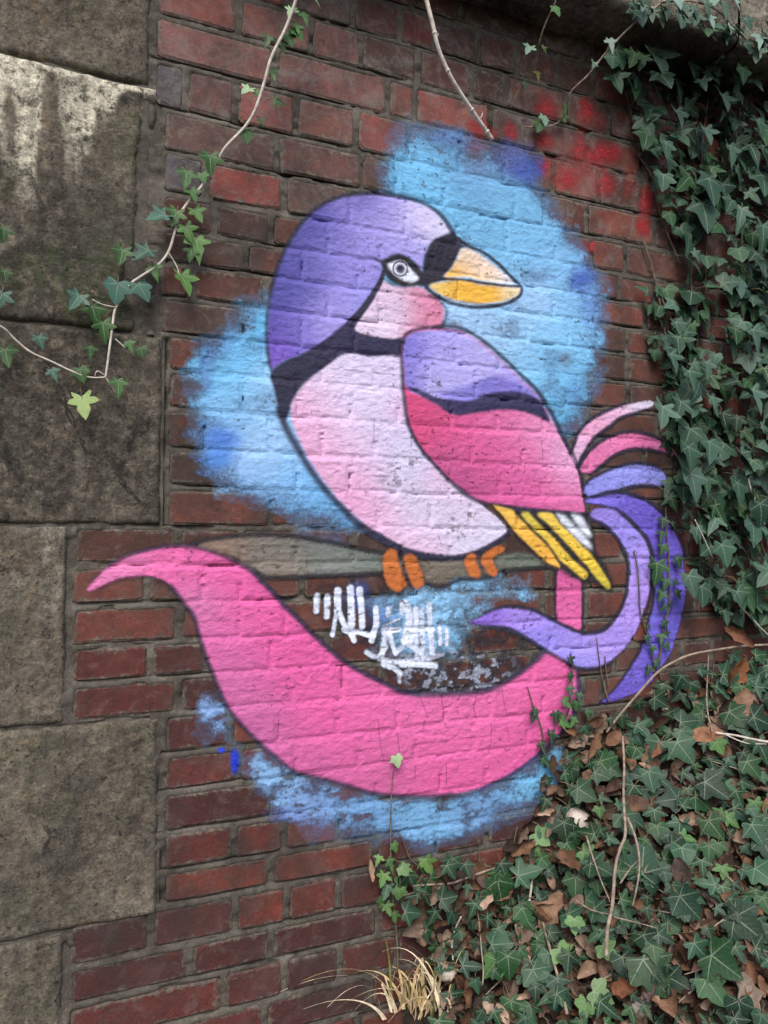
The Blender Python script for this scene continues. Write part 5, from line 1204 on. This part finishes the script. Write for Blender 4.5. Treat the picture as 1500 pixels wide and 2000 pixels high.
# ------------------------------------------------------------------ dead leaves
def dead_geo(seed):
    rr = random.Random(seed); nl = 7; V = []; F = []; wmax = rr.uniform(.24, .42); curl = rr.uniform(1.0, 3.4); arch = rr.uniform(-.3, .6); lob = rr.choice([0, .18, .3]); W = 5; cr = rr.uniform(.03, .08)
    for i in range(nl):
        y = i / (nl - 1); wd = wmax * math.sin(math.pi * min(max(.06 + y * .90, 0), 1)) ** .75 * (1 + lob * math.sin(y * 15 + rr.random()))
        for j in range(W):
            s = (j / (W - 1) - .5) * 2; a = s * curl * .5
            r = wd / max(curl * .5, .2)
            x = r * math.sin(a); z = r * (1 - math.cos(a)) + arch * (y - .5) ** 2 + rr.uniform(-cr, cr)
            V.append((x, y - .5 + rr.uniform(-.02, .02), z))
    for i in range(nl - 1):
        for j in range(W - 1): F.append((i * W + j, i * W + j + 1, (i + 1) * W + j + 1, (i + 1) * W + j))
    return V, F
DG = [dead_geo(s) for s in range(10)]; DM = [mesh_np('dead_leaf', v, f, DEAD, True) for v, f in DG]
DC = [lin(128,104,90), lin(150,128,112), lin(96,76,66), lin(176,156,140), lin(122,90,72), lin(146,128,116), lin(100,88,84), lin(120,92,72)]
def dead_tf(x, y, s, lift):
    p = bank_pt(x, y, .008); n = bank_n(p.x, p.y) if p.y < -.02 else Vector((0, -1, .5)); dist = (p - Vector((0, -CAM_D, CAM_H))).length
    nn = (n + Vector((random.gauss(0, .45), random.gauss(-.3, .45), random.gauss(0, .3)))).normalized(); a = random.uniform(0, 6.283)
    t = Matrix.Rotation(a, 3, nn) @ Vector((1, 0, 0)); return leaf_tf(p + n * lift, t, nn, s * dist / FPX)
DN = ['mid brown', 'light brown', 'dark brown', 'pale tan', 'rust brown', 'dull tan', 'grey brown', 'chestnut brown']
FORM = ['wide open', 'curled', 'crinkled', 'rolled', 'arched', 'lobed', 'narrow', 'cupped', 'folded', 'twisted']
def where(x, y):
    if y < 1480: return 'below the long brown briar' if x < 1330 else 'near the white dry stalk'
    if x < 1010: return 'under the bricks left of the bank ivy' if y < 1850 else 'beside the dry grass tuft'
    if x < 1150: return 'below the pale cream stone' if y < 1760 else 'by the reddish bare stem'
    if x < 1240: return 'at the foot of the forked twig' if y > 1750 else 'around the top of the forked twig'
    if y > 1900: return 'on bare soil near the bottom edge'
    return 'among big ivy leaves right of the forked twig' if x < 1380 else 'in ivy by the right edge of the bank'
k_ = 0; tries = 0; seen = set()
while k_ < 105 and tries < 6000:
    tries += 1; x = random.uniform(870, 1500); y = random.uniform(1400, 2000)
    if not inpoly(x, y, BKP): continue
    if y < 1500 and random.random() < .6: continue
    ci = random.randrange(8); vi = random.randrange(10); lb = FORM[vi] + ' ' + DN[ci] + ' dead leaf ' + where(x, y)
    if lb in seen: continue
    seen.add(lb); o = bpy.data.objects.new('dead_leaf', DM[vi]); link(o); o.matrix_world = dead_tf(x, y, random.uniform(26, 58), random.uniform(.012, .04)); f = random.uniform(.9, 1.1); o.color = tuple(v_ * f for v_ in DC[ci]) + (1,)
    tag(o, lb, 'dead leaf', 'dead leaves strewn over the bank', 'thing'); k_ += 1
for x, y, s, c, lb, m in [(1212,1510,80,lin(146,108,84),'large rust brown dead leaf curled beside the upright forked twig',2),(1320,1975,84,lin(168,136,112),'large flat tan dead leaf on bare soil at the bottom edge',6),(1090,1790,90,lin(170,140,118),'pale crumpled dead leaf cluster left of the forked twig',3),(1400,1325,80,lin(130,90,62),'orange brown holed dead leaf behind the long briar',5),(1415,1255,70,lin(136,98,78),'twisted brown dead leaf hanging below the wall ivy',1),(1370,1460,70,lin(150,112,88),'broad brown dead leaf under the white dry stalk',4),(1440,1400,70,lin(158,130,112),'shrivelled tan dead leaf by the right edge of the ivy',7),(1290,1490,70,lin(138,98,80),'rolled reddish dead leaf between two big ivy leaves',8),(1460,1960,70,lin(150,138,128),'pale grey dead leaf at the bottom right corner',9),(1232,1940,56,lin(138,96,72),'small orange brown dead leaf on the bare soil',0)]:
    o = bpy.data.objects.new('dead_leaf', DM[m]); link(o); o.matrix_world = dead_tf(x, y, s * .85, .04); o.color = c + (1,); tag(o, lb, 'dead leaf', None, 'thing')
lit = MB()
for i in range(1500):
    x = random.uniform(800, 1640); y = random.uniform(1330, 2080)
    if not inpoly(x, y, BKP): continue
    M = dead_tf(x, y, random.uniform(22, 52), random.uniform(0, .014)); V, F = DG[random.randrange(10)]; f = random.uniform(.35, .95); c = random.choice(DC)
    lit.add([M @ Vector(p) for p in V], F, tuple(q * f for q in c))
tag(obj('leaf_litter', lit.mesh('leaf_litter', DEADM)), kind='stuff')
o = bpy.data.objects.new('dead_leaf', DM[1]); link(o); o.matrix_world = leaf_tf(wpt(722, 1700, .02), (.1, -.2, -1), (0.3, -1, .2), .045); o.color = lin(176,150,130) + (1,)
tag(o, 'dry pinkish leaf caught on the bricks left of the ivy stalk', 'dead leaf', None, 'thing')

# ------------------------------------------------------------------ stones
def stone(px, py, s, label, seed, mat=ROCK):
    import bmesh
    bm = bmesh.new(); bmesh.ops.create_icosphere(bm, subdivisions=3, radius=1); rr = random.Random(seed)
    for v in bm.verts:
        p = v.co; d = 1 + .30 * (float(fbm(p.x * 1.1 + 9 + seed, p.y * 1.1 + p.z * .7, seed, 3)) - .5) * 2; v.co = Vector((p.x * 1.0 * d, p.y * .8 * d, p.z * .68 * d))
        if v.co.z > .45: v.co.z = .45 + (v.co.z - .45) * .3
    me = bpy.data.meshes.new('stone'); bm.to_mesh(me); bm.free(); me.materials.append(mat)
    p = bank_pt(px, py, .0); dist = (p - Vector((0, -CAM_D, CAM_H))).length; o = obj('stone', me, None, p + Vector((0, -.01, .012))); k = s * dist / FPX / 2; o.scale = (k, k, k); o.rotation_euler = (.5, .2, rr.uniform(0, 3)); tag(o, label, 'stone', None, 'thing')
stone(1128, 1612, 74, 'pale cream stone resting at the top of the bank', 3)
stone(1246, 1972, 50, 'small white pebble on bare soil at the bottom', 5)
stone(1074, 1950, 26, 'tiny round pebble beside the reddish bare stem', 8)
stone(868, 1905, 44, 'grey stone chip behind the dry grass tuft', 9)

# ------------------------------------------------------------------ dry grass at the bottom edge
tuft = empty('dry_grass_tuft', tuple(bank_pt(810, 2010))); tag(tuft, 'clump of bleached dry grass at the bottom edge before the bricks', 'grass tuft', None, 'thing')
inv = Matrix.Translation(-tuft.location)
for i in range(46):
    x0 = random.gauss(818, 30); b0 = bank_pt(x0, random.uniform(1945, 1995)); lean = random.gauss(-.22, .60); H = random.uniform(.10, .22) * (1.0 if i % 3 else 1.25); wd = random.uniform(.0026, .0058)
    V = []; F = []; n = 12; f = random.uniform(-.5, .25); bend = random.uniform(.35, 1.0)
    for k in range(n):
        t = k / (n - 1); hgt = H * (t - bend * .75 * t ** 3); p = b0 + Vector((lean * H * (.35 * t + .75 * t * t), f * H * t, hgt)); q = wd * (1 - t * .9); ang = i * 1.3 + t * 1.4
        V += [p + Vector((math.cos(ang) * q, math.sin(ang) * q * .5, 0)), p - Vector((math.cos(ang) * q, math.sin(ang) * q * .5, 0))]
    for k in range(n - 1): F.append((2 * k, 2 * k + 1, 2 * k + 3, 2 * k + 2))
    o = obj('blade', mesh_np('blade', V, F, STRAW, True), tuft); o.matrix_parent_inverse = inv; o.color = random.choice([lin(232,220,192), lin(240,230,212), lin(214,194,150), lin(224,206,166), lin(238,226,204), lin(126,138,84)]) + (1,)
